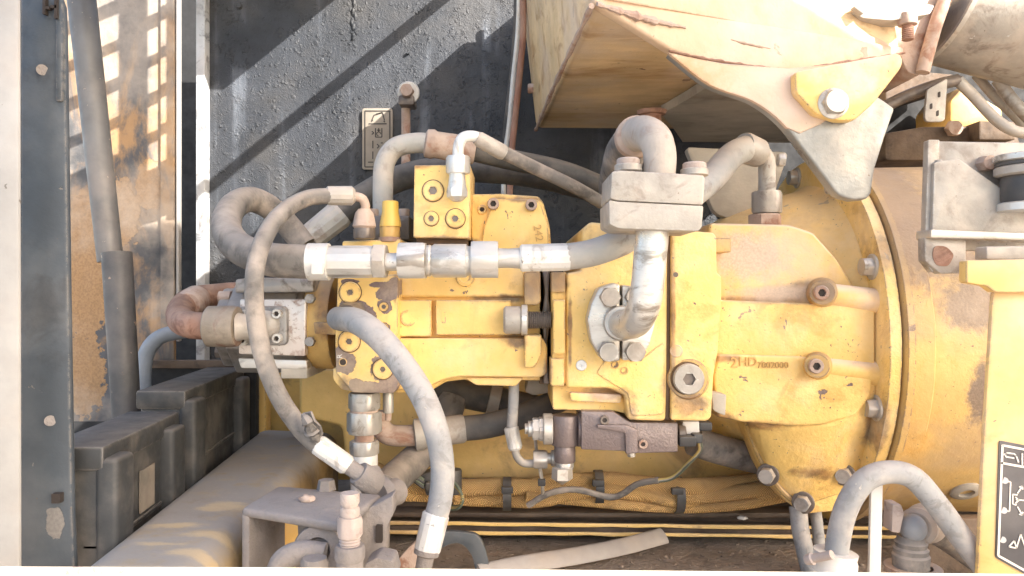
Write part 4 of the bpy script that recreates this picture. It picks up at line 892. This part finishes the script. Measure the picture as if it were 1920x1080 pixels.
B().prism(rp(up_, 4), -.245, -.165).put('upper_half', MT['clampgrey'], t, bev=.0025)
B().prism(rp(lo_, 4), -.244, -.165).put('lower_half', MT['clampgrey'], t, bev=.0025)
for (x, y) in ((1178, 322), (1302, 330)):
    rodz(B(), x, y, y - 13, -.20, CYL(26, .1), 28).put('washer', MT['clampgrey'], t)
    rodz(B(), x, y - 11, y - 25, -.20, [(0, 22), (.8, 22), (1, 19), (1, 0)], 28).put('bolt_head', MT['dust_pink'], t)
t = thing('return_elbow', 'dusty thick elbow on top of the clamp block turning down behind', 'elbow', P(1200, 330, -.1))
B().tube([P(*p) for p in ((1236, 330, -.2), (1237, 290, -.2), (1228, 262, -.19), (1206, 250, -.15), (1186, 262, -.09), (1172, 290, -.03), (1164, 330, .03))], [30 * s_(-.2), 31 * s_(-.2), 33 * s_(-.15), 36 * s_(-.08), 34 * s_(0)], 32, 10).put('bend', MT['beige_metal'], t)
B().tube([P(*p) for p in ((1192, 254, -.12), (1172, 288, -.04), (1160, 340, .04), (1156, 380, .1))], [31 * s_(-.1), 38 * s_(-.05), 38 * s_(0), 36 * s_(0)], 28, 8).put('hose', MT['hose'], t)
B().rod(P(1196, 254, -.13), P(1188, 261, -.105), [(0, 30 * s_(-.1)), (.2, 38 * s_(-.1)), (.8, 38 * s_(-.1)), (1, 30 * s_(-.1))], 28).put('weld_ring', MT['rust_pale'], t)

# ------------------------------------------------------------------ front hose, right of end plate
t = thing('thick_front_hose', 'thick grey hose curving from the end plate down to a white sleeve', 'hose', P(800, 1060, -.25))
hb = [(640, 598, -.125), (668, 602, -.17), (706, 628, -.2), (752, 680, -.22), (794, 745, -.235), (820, 815, -.245), (830, 880, -.25), (825, 940, -.255), (812, 985, -.26)]
B().tube([P(634, 597, -.115)] + [P(*p) for p in hb], [23 * s_(-.15), 24.5 * s_(-.18), 24 * s_(-.22), 22.5 * s_(-.25), 22 * s_(-.25)], 28, 10).put('hose', MT['hose_grey'], t)
B().rod(P(818, 962, -.257), P(799, 1040, -.262), [(0, 23 * s_(-.26)), (.04, 25.5 * s_(-.26)), (.85, 25 * s_(-.26)), (1, 22 * s_(-.26))], 14).put('crimp_sleeve', MT['sleeve_white'], t, ang=20)
B().rod(P(801, 1030, -.262), P(792, 1075, -.264), [(0, 24 * s_(-.26)), (.2, 24 * s_(-.26)), (.3, 16 * s_(-.26)), (1, 15 * s_(-.26))], 28).put('stem', MT['dust_metal'], t)

t = thing('port_fitting', 'stack of pale hex nuts hanging below the chipped end plate', 'fitting', P(684, 925, -.05))
yv = -.05
for (a, b_, r, nm, m, hexed) in ((736, 768, 30, 'hex_nut', 'steel', 1), (766, 776, 26, 'neck', 'rust_pale', 0), (772, 812, 33, 'hex_nut', 'steel', 1), (808, 832, 18, 'stem', 'rust_pale', 0), (826, 852, 28, 'hex_nut', 'steel', 1), (850, 935, 25, 'crimp_sleeve', 'sleeve_white', 0)):
    rodz(B(), 683, a, b_, yv, HEX(r, .1) if hexed else CYL(r, .05), 24).put(nm, MT[m], t)
t = thing('drain_nipple', 'small pale nipple under the end plate beside the nut stack', 'nipple', P(728, 785, -.02))
rodz(B(), 728, 736, 774, -.03, CYL(10, .05)).put('barrel', MT['steel'], t)
rodz(B(), 728, 772, 788, -.03, CYL(6, .05)).put('tip', MT['rust_pale'], t)

# ------------------------------------------------------------------ under the pump
tag(B().prism(rp([(560, 690), (1470, 690), (1470, 884), (1330, 900), (1180, 905), (960, 900), (760, 896), (650, 890), (640, 800), (560, 780)], 10), .145, .26).put('side_tank', MT['yellow_belly'], bev=.02, seg=4), 'long yellow tank wall below the pump behind the harness', 'tank')
t = thing('lower_pipe', 'rusty elbow pipe with sleeve leading to a dark hose under the pump', 'pipe', P(790, 850, .05))
B().tube([P(*p) for p in ((706, 772, .04), (710, 795, .04), (728, 814, .04), (756, 817, .04), (790, 815, .04))], 20 * s_(.04), 22, 8).put('elbow', MT['rust_pale'], t)
B().rod(P(776, 816, .04), P(872, 803, .05), [(0, 22 * s_(.04)), (.03, 30 * s_(.04)), (.15, 30 * s_(.04)), (.2, 27 * s_(.04)), (.95, 27 * s_(.04)), (1, 24 * s_(.04))], 28).put('sleeve', MT['clampgrey'], t)
B().tube([P(*p) for p in ((866, 804, .05), (920, 797, .05), (985, 778, .06), (1060, 745, .09))], 23.5 * s_(.05), 24, 8).put('hose', MT['hose_dark'], t)
t = thing('slanted_hose', 'dark slanted hose running down to the dusty bracket', 'hose', P(710, 940, -.05))
B().tube([P(*p) for p in ((850, 745, .14), (830, 800, .12), (795, 845, .08), (740, 897, .0), (716, 922, -.06))], 29 * s_(.05), 24, 8).put('hose', MT['hose'], t)
B().tube([P(*p) for p in ((690, 890, -.16), (704, 915, -.17), (720, 928, -.165), (742, 922, -.14))], 26 * s_(-.17), 22, 8).put('elbow', MT['dust_metal'], t)
B().rod(P(706, 930, -.185), P(722, 924, -.175), [(0, 27 * s_(-.18)), (0, 31 * s_(-.18)), (1, 31 * s_(-.18)), (1, 27 * s_(-.18))], 28).put('clamp_ring', MT['dust_metal'], t)
t = thing('upper_dark_hose', 'dark hose with metal band tucked under the pump body', 'hose', P(920, 770, .14))
B().tube([P(*p) for p in ((790, 715, .15), (850, 733, .15), (930, 750, .15), (1045, 768, .16))], 27 * s_(.15), 22, 8).put('hose', MT['hose_dark'], t)
B().rod(P(917, 746, .15), P(938, 751, .15), [(0, 28 * s_(.15)), (.05, 31 * s_(.15)), (.95, 31 * s_(.15)), (1, 28 * s_(.15))], 28).put('band', MT['clampgrey'], t)
tag(B().prism(rp([(990, 712), (1040, 712), (1040, 735), (1000, 742), (984, 735)], 5), .06, .12).put('case_plug', MT['clampgrey'], bev=.004), 'grey casting lump under the pump joint', 'casting')
t = thing('pilot_hose', 'thin upright grey hose with bent tube end below the pump', 'hose', P(963, 870, -.02))
B().tube([P(964, 700, -.02), P(963, 745, -.03), P(960, 800, -.03)], 10 * s_(-.03), 18, 8).put('hose', MT['hose_grey'], t)
B().rod(P(958, 800, -.03), P(967, 843, -.03), [(0, 12 * s_(-.03)), (.06, 14 * s_(-.03)), (.9, 13.5 * s_(-.03)), (1, 11 * s_(-.03))], 14).put('crimp_sleeve', MT['sleeve_white'], t, ang=20)
B().tube([P(966, 838, -.03), P(969, 855, -.03), P(982, 868, -.03), P(1006, 869, -.03)], 7.5 * s_(-.03), 16, 8).put('bent_tube', MT['clampgrey'], t)
rodx(B(), 1000, 1026, 861, -.03, HEX(18), 24).put('nut', MT['steel'], t)
rodx(B(), 1024, 1044, 859, -.03, [(0, 10), (.4, 10), (.5, 15), (1, 15)], 24).put('adaptor', MT['steel'], t)

t = thing('solenoid_valve', 'dark brown cast solenoid valve hanging under the pump', 'valve', P(1180, 850, -.03))
B().prism(rp([(1090, 771), (1150, 772), (1182, 792), (1271, 793), (1271, 848), (1198, 850), (1168, 846), (1090, 843)], 3), -.075, .0).put('valve_body', MT['cast_brown'], t, bev=.003)
B().prism(rp([(1120, 797), (1176, 797), (1196, 806), (1196, 850), (1174, 852), (1172, 812), (1120, 803)], 3), -.081, -.06).put('cast_rib', MT['cast_brown'], t, bev=.003)
for (x, y) in ((1133, 787), (1205, 832)): bolt(t, P(x, y, -.076), -Y, 8.5 * s_(-.07), .004, MT['rust_pale' if x > 1200 else 'steel_dark'], 'socket', 'screw')
rodz(B(), 1184, 846, 856, -.06, HEX(8)).put('screw', MT['steel'], t)
rodz(B(), 1060, 778, 834, -.05, CYL(27, .08), 28).put('coil_case', MT['cast_brown'], t)
rodz(B(), 1059, 832, 866, -.05, CYL(20, .08), 28).put('lower_case', MT['cast_brown'], t)
rodx(B(), 1082, 1094, 806, -.05, CYL(31, .1), 28).put('coil_flange', MT['cast_brown'], t)
for (a, b_, r, m, hx) in ((1018, 1036, 29, 'steel', 0), (1010, 1020, 24, 'zinc', 1), (998, 1011, 22, 'zinc', 1), (990, 999, 15, 'zinc', 0), (984, 991, 10, 'steel', 0)):
    rodx(B(), a, b_, 804, -.05, HEX(r) if hx else CYL(r, .1), 24).put('end_nut', MT[m], t)
rodz(B(), 1059, 862, 880, -.05, HEX(17)).put('lower_nut', MT['zinc'], t)
rodz(B(), 1054, 877, 908, -.055, [(0, 19, 'h'), (.65, 20, 'h'), (1, 3)], 24).put('end_cap', MT['steel'], t)
B().prism(rp(rect(1280, 790, 1312, 815), 4), -.05, -.01).put('plug_shell', MT['white'], t, bev=.004)
rodx(B(), 1270, 1284, 812, -.045, CYL(17, .1)).put('stem', MT['steel_dark'], t)
t = thing('wire_connector', 'black electrical connector at the end of the solenoid valve', 'connector', P(1295, 840, -.04))
B().prism(rp(rect(1274, 819, 1306, 838), 3), -.065, -.03).put('housing', MT['black_plastic'], t, bev=.002)
B().prism(rp(rect(1300, 814, 1318, 832), 3), -.062, -.03).put('latch', MT['black_plastic'], t, bev=.002)
B().prism(rp(rect(1312, 792, 1336, 808), 3), -.05, -.02).put('cap', MT['black_plastic'], t, bev=.002)
tag(B().tube([P(1300, 826, .04), P(1340, 840, .05), P(1400, 856, .07), P(1470, 872, .1)], 28 * s_(.05), 22, 8).put('grey_pipe', MT['hose']), 'straight grey pipe passing behind the bell flange', 'pipe')

# ------------------------------------------------------------------ harness
t = thing('wiring_harness', 'bundle of orange brown braided wiring sleeves along the frame rail', 'wiring', P(1100, 955, .1))
yh = .09; kh = s_(yh)
for pts, r in (([(700, 880), (760, 908), (850, 914), (930, 912), (1010, 913), (1080, 904), (1140, 900), (1210, 908), (1300, 912), (1400, 904), (1480, 890)], 16),
               ([(850, 934), (930, 937), (1010, 938), (1070, 925), (1130, 918), (1220, 928), (1320, 930), (1480, 910)], 14),
               ([(985, 930), (1050, 935), (1120, 942), (1220, 950), (1300, 952), (1390, 946), (1480, 930)], 10),
               ([(1000, 905), (1060, 895), (1130, 905), (1200, 925), (1260, 940), (1340, 942), (1480, 922)], 10),
               ([(730, 922), (790, 925), (860, 925)], 16)):
    B().tube([P(x, y, yh + random.uniform(-.014, .014)) for x, y in pts], r * kh, 18, 10, wob=.03).put('braided_sleeve', MT['braid'], t)
b = B().tube([P(*p) for p in ((990, 948, .05), (1030, 925, .04), (1080, 918, .04), (1150, 932, .04), (1195, 908, .03), (1235, 900, .02))], 6 * s_(.04), 12, 8, wob=.08); b.put('branch_sleeve', MT['hose'], t)
for i, m in enumerate(('wire_yellow', 'clampgrey', 'wire_green')):
    B().tube([P(1232, 900 + i * 2, .02), P(1262, 893 + i * 2, .01), P(1290, 868 + i * 2, -.01), P(1310 + i * 2, 845, -.03), P(1310 + i * 2, 828, -.045)], 2.4 * s_(0), 8, 8).put('wire', MT[m], t)
for (x, y, r) in ((951, 926, 29), (1122, 913, 29), (1271, 928, 31)):
    q = P(x, y, yh)
    o = B().rod(q - X * .006, q + X * .006, [(0, r * kh), (0, r * kh * 1.08), (1, r * kh * 1.08), (1, r * kh)], 24, cap=False).put('cable_tie', MT['black_plastic'], t)
    B().prism(rp(rect(x - 11, y - 12, x + 11, y + 0), 2), yh - r * kh * 1.08 - .006, yh - r * kh).put('tie_head', MT['black_plastic'], o, bev=.001)
B().tube([P(1012, 875, -.01), P(1016, 900, -.005), P(1018, 925, .03)], 4.5 * s_(0), 8, 6, squash=.5).put('cable_tie', MT['clampgrey'], t)
B().prism(rp(rect(1009, 900, 1023, 912), 2), -.014, -.004).put('tie_head', MT['black_plastic'], t, bev=.001)
B().tube([P(1003, 820, -.01), P(1006, 845, -.01)], 4 * s_(0), 8, 6, squash=.5).put('cable_tie', MT['clampgrey'], t)
t = thing('wire_plug', 'black plug with a looped bundle of yellow and green wires', 'connector', P(830, 960, .06))
B().prism(rp([(788, 892), (812, 884), (824, 918), (800, 930)], 3), .055, .085).put('plug', MT['black_plastic'], t, bev=.003)
B().prism(rp(rect(797, 905, 822, 922), 3), .045, .06).put('latch', MT['black_plastic'], t, bev=.002)
rodz(B(), 850, 880, 925, .06, CYL(16)).put('tape', MT['black_plastic'], t)
for i in range(7):
    f = i * 3.1
    B().tube([P(838, 902 + f * .4, .045), P(852 + f * .3, 905 + f * .6, .03), P(866 + f * .1, 928 + f * .5, .025), P(862 - f * .2, 948 + f * .3, .03), P(840 - f * .2, 950 + f * .3, .045)], 2.8 * s_(.04), 8, 6).put('wire', MT['wire_yellow' if i % 2 else 'wire_green'], t)
for i in range(4):
    B().tube([P(750 + i * 5, 870 + i * 8, .06), P(770 + i * 4, 885 + i * 7, .05), P(795, 900 + i * 5, .05)], 3 * s_(.05), 8, 6).put('wire', MT['black_plastic' if i % 2 else 'wire_green'], t)

# ------------------------------------------------------------------ frame rail, floor things
t = thing('frame_rail', 'dark brown frame rail with two bright yellow flange edges below the harness', 'rail', P(1150, 1010, .1))
B().prism([(640, 935), (1720, 925), (1720, 985), (640, 985)], .15, .17).put('web', MT['rail'], t)  # web takes one dark brown tone
B().prism([(690, 962), (1700, 962), (1700, 972), (690, 970)], .115, .16).put('ledge', MT['rail'], t, bev=.002)
wr = random.Random(3)
def edge_strip(ya0, ya1, th):
    n = 22; up = []; dn = []
    for i in range(n + 1):
        x = 690 + 1010 * i / n; y = ya0 + (ya1 - ya0) * i / n + wr.uniform(-.7, .7)
        up.append((x, y)); dn.append((x, y + th + wr.uniform(-1, .8)))
    return up + dn[::-1]
B().prism(edge_strip(977, 988, 7), .10, .104).put('flange', MT['yellow_belly'], t, bev=.001)
B().prism([(690, 984), (1700, 996), (1700, 1006), (690, 996)], .112, .16).put('inner_web', MT['rail'], t)
B().prism(edge_strip(994, 1005, 6.5), .098, .102).put('flange', MT['yellow_belly'], t, bev=.001)
tag(B().blob(P(1392, 971, .105), .007, .004, .003, 10, .5).put('paper_scrap', MT['white']), 'scrap of white fluff lying on the frame rail', 'scrap')
tag(B().tube([P(*p) for p in ((900, 1075, -.05), (980, 1058, -.02), (1080, 1042, .02), (1170, 1024, .06), (1245, 1004, .1))], 18 * s_(.0), 14, 8, squash=.35).put('strap', MT['strap']), 'grey strap curving across the dirty floor under the rail', 'strap')
b = B()
rnd = random.Random(9)
for i in range(150):
    px, py = rnd.uniform(720, 1860), rnd.uniform(1010, 1066)
    q = PZ(px, py, -.375)
    if q.y > .13 or q.y < -.2: continue
    b.blob(q, rnd.uniform(.001, .004), rnd.uniform(.001, .004), rnd.uniform(.0008, .0025), 6, .6)
b.put('gravel', MT['floor_mud'])['kind'] = 'stuff'
t = thing('ring_bracket', 'dark plate bracket with a round cutout and rusty left edge', 'bracket', P(835, 1075, -.02))
outer = arc([(741, 1080), (748, 1048), (800, 1002), (868, 998), (902, 1012), (922, 1080)], 5)
inner = arc([(893, 1080), (884, 1042), (862, 1020), (832, 1026), (806, 1050), (800, 1080)], 5)
ob = B()
ob.prism([p for p in outer if p[0] < 812] + [(806, 1050), (800, 1080)], -.04, -.032); ob.put('rusty_arm', MT['rust_pale'], t, bev=.001)
B().prism([p for p in outer if p[0] >= 806] + inner[:-6], -.041, -.033).put('plate', MT['plate_grey'], t, bev=.001)

t = thing('valve_bracket', 'thick dusty bent plate bracket standing over the boxed step', 'bracket', P(560, 1060, -.2))
zb = -.205
fl_, bl_, br_, fr_ = PZ(452, 952, zb), PZ(522, 910, zb), PZ(716, 926, zb), PZ(640, 982, zb)
B().slab([(v.x, v.y) for v in (fl_, bl_, br_, fr_)], zb - .009, zb).put('top_plate', MT['dust_metal'], t, bev=.004, seg=3)
d_ = (br_ - bl_).normalized() * .009
B().slab([(fl_.x, fl_.y), (bl_.x, bl_.y), (bl_.x + d_.x, bl_.y + d_.y), (fl_.x + d_.x, fl_.y + d_.y)], -.374, zb - .004).put('leg', MT['dust_metal'], t, bev=.003)
B().prism(rp([(640, 980), (736, 930), (736, 966), (724, 990), (722, 1075), (640, 1075)], 5), -.275, -.25).put('side_plate', MT['dust_metal'], t, bev=.003)
B().prism(rp(rect(704, 985, 717, 1018), 3), -.2785, -.26).put('slot', MT['hole'], t)
B().blob(fl_.lerp(br_, .45) + Z * .002, .007, .006, .004, 10, .5).put('dirt_lump', MT['rust_pale'], t)
B().rod(PZ(612, 918, zb), PZ(612, 918, zb) + Z * .010, [(0, .010), (1, .008), (1, 0)], 6).put('bolt_head', MT['dust_metal'], t)
tag(B().box(512, 960, 600, 1085, -.10, -.08).put('yellow_stay', MT['yellow_clean'], bev=.002), 'yellow strip upright seen under the dusty bracket', 'stay')
t = thing('check_valve', 'pinkish dusty check valve standing in front of the bracket', 'valve', P(655, 1070, -.27))
yc = -.35
for (a, b_, r, m, hx) in ((924, 945, 18, 'dust_pink', 0), (943, 952, 15, 'dust_pink', 0), (950, 970, 18, 'dust_pink', 0), (968, 1006, 24, 'dust_pink', 1), (1022, 1050, 28, 'dust_metal', 0), (1048, 1080, 25, 'dust_metal', 0)):
    rodz(B(), 656, a, b_, yc, HEX(r, .15) if hx else CYL(r, .18), 28).put('stage', MT[m], t)
kx = []
for i in range(4): kx += [(i / 4, 17), ((i + .5) / 4, 20)]
rodz(B(), 656, 1004, 1026, yc, kx + [(1, 17)]).put('thread', MT['dust_pink'], t)
t = thing('shutoff_valve', 'dust covered shutoff valve body with round face under the bracket', 'valve', P(600, 1070, -.22))
B().prism(rp([(556, 966), (640, 970), (650, 1080), (560, 1080)], 8), -.29, -.23).put('valve_body', MT['dust_metal'], t, bev=.006)
p0 = P(622, 1030, -.275); p1 = P(594, 1034, -.325)
B().rod(p0, p1, [(0, 47 * s_(-.22)), (.3, 47 * s_(-.22)), (.8, 46 * s_(-.22)), (1, 40 * s_(-.22)), (1, 22 * s_(-.22)), (.85, 20 * s_(-.22)), (.85, 0)], 32).put('round_face', MT['dust_metal'], t)
B().rod(p0, p1 + (p1 - p0) * .1, [(0, 18 * s_(-.23), 'h'), (1, 17 * s_(-.23), 'h'), (1, 0)], 24).put('spindle', MT['dust_metal'], t)
B().tube([P(516, 1085, -.33), P(532, 1050, -.33), P(566, 1036, -.33), P(610, 1040, -.33)], 22 * s_(-.33), 18, 8).put('elbow', MT['dust_metal'], t)
B().rod(P(590, 1046, -.35), P(590, 1085, -.35), [(0, 22 * s_(-.35)), (.2, 27 * s_(-.35), 'h'), (1, 27 * s_(-.35), 'h')], 24).put('hex_nut', MT['dust_metal'], t)
B().prism(rp([(684, 1058), (706, 1046), (736, 1052), (744, 1085), (680, 1085)], 6), -.32, -.29).put('lug', MT['dust_metal'], t, bev=.004)

# ------------------------------------------------------------------ bottom right things
t = thing('arched_hose', 'grey hose arched over the drum foot with a pale worm clamp', 'hose', P(1570, 1070, -.25))
ya = -.24; ka = s_(ya)
B().tube([P(*p) for p in ((1566, 1070, ya), (1572, 1010, ya), (1588, 950, ya), (1620, 902, ya), (1665, 885, ya), (1712, 896, ya), (1756, 945, ya), (1800, 1005, ya), (1850, 1070, ya))], 21.5 * ka, 28, 10).put('hose', MT['hose_grey'], t)
B().rod(P(1567, 1034, ya), P(1563, 1070, ya), [(0, 25 * ka), (0, 40 * ka), (.3, 38 * ka), (.5, 41 * ka), (1, 41 * ka)], 32).put('clamp_band', MT['white'], t)
B().rod(P(1512, 1050, ya - .01), P(1560, 1040, ya - .03), [(0, 0), (0, 9 * ka), (.25, 11 * ka), (.3, 8 * ka), (1, 8 * ka)], 16).put('clamp_screw', MT['dust_pink'], t)
tag(B().prism([(1634, 898), (1656, 898), (1652, 1080), (1630, 1080)], -.225, -.22).put('white_strip', MT['white'], bev=.0008), 'white flat strip standing under the arched hose', 'strip')
t = thing('elbow_fitting', 'dark grey ribbed elbow fitting with ball top under the arched hose', 'fitting', P(1712, 1075, -.2))
yk = -.20; kk = s_(yk)
rodz(B(), 1708, 1085, 1004, yk, [(0, 32), (.3, 32), (.55, 33), (.6, 30), (.7, 31), (.75, 27), (.85, 29), (.9, 25), (1, 24)], 32).put('barrel', MT['hose'], t)
B().blob(P(1712, 990, yk - .004), 24 * kk, 24 * kk, 26 * kk, 24).put('ball', MT['blue_pipe'], t)
B().rod(P(1718, 988, yk), P(1738, 980, yk + .03), [(0, 26 * kk), (.1, 34 * kk), (.3, 34 * kk), (.4, 30 * kk), (.6, 36 * kk), (.9, 38 * kk), (1, 30 * kk)], 32).put('ribbed_neck', MT['strap'], t)
B().rod(P(1712, 1062, yk), P(1712, 1075, yk), [(0, 34 * kk), (0, 50 * kk), (1, 48 * kk), (1, 34 * kk)], 32, cap=False).put('seat_ring', MT['rust_pale'], t)
B().tube([P(1738, 985, -.17), P(1780, 1010, -.16), P(1850, 1060, -.14)], 27 * kk, 22, 8).put('branch_hose', MT['hose'], t)
B().prism(rp([(1674, 946), (1690, 946), (1696, 962), (1688, 1000), (1672, 998)], 3), yk - .01, yk + .01).put('lug', MT['dust_pink'], t, bev=.003)
for (pts, r, lab) in (([(1496, 950, .0), (1502, 1000, -.01), (1522, 1085, -.02)], 16, 'thicker upright grey hose below the flange bottom'), ([(1528, 950, .02), (1534, 1000, .01), (1542, 1085, .0)], 11, 'thinner upright grey hose beside the thicker one')):
    tag(B().tube([P(*p) for p in pts], r * s_(0), 18, 8).put('drain_hose', MT['hose_grey']), lab, 'hose', 'upright hoses below the bell flange')
tag(B().box(1740, 972, 1860, 1085, .0, .02).put('splash_guard', MT['bay_brown'], bev=.002), 'dark oily guard plate behind the arched hose', 'plate')

# front sill of the opening
tag(B().prism([(-60, 1064), (500, 1066), (1000, 1070), (1990, 1079), (1990, 1130), (-60, 1130)], -.50, -.496).put('door_sill', MT['sill_cream'], bev=.003), 'cream painted sill along the bottom of the opening', 'sill')
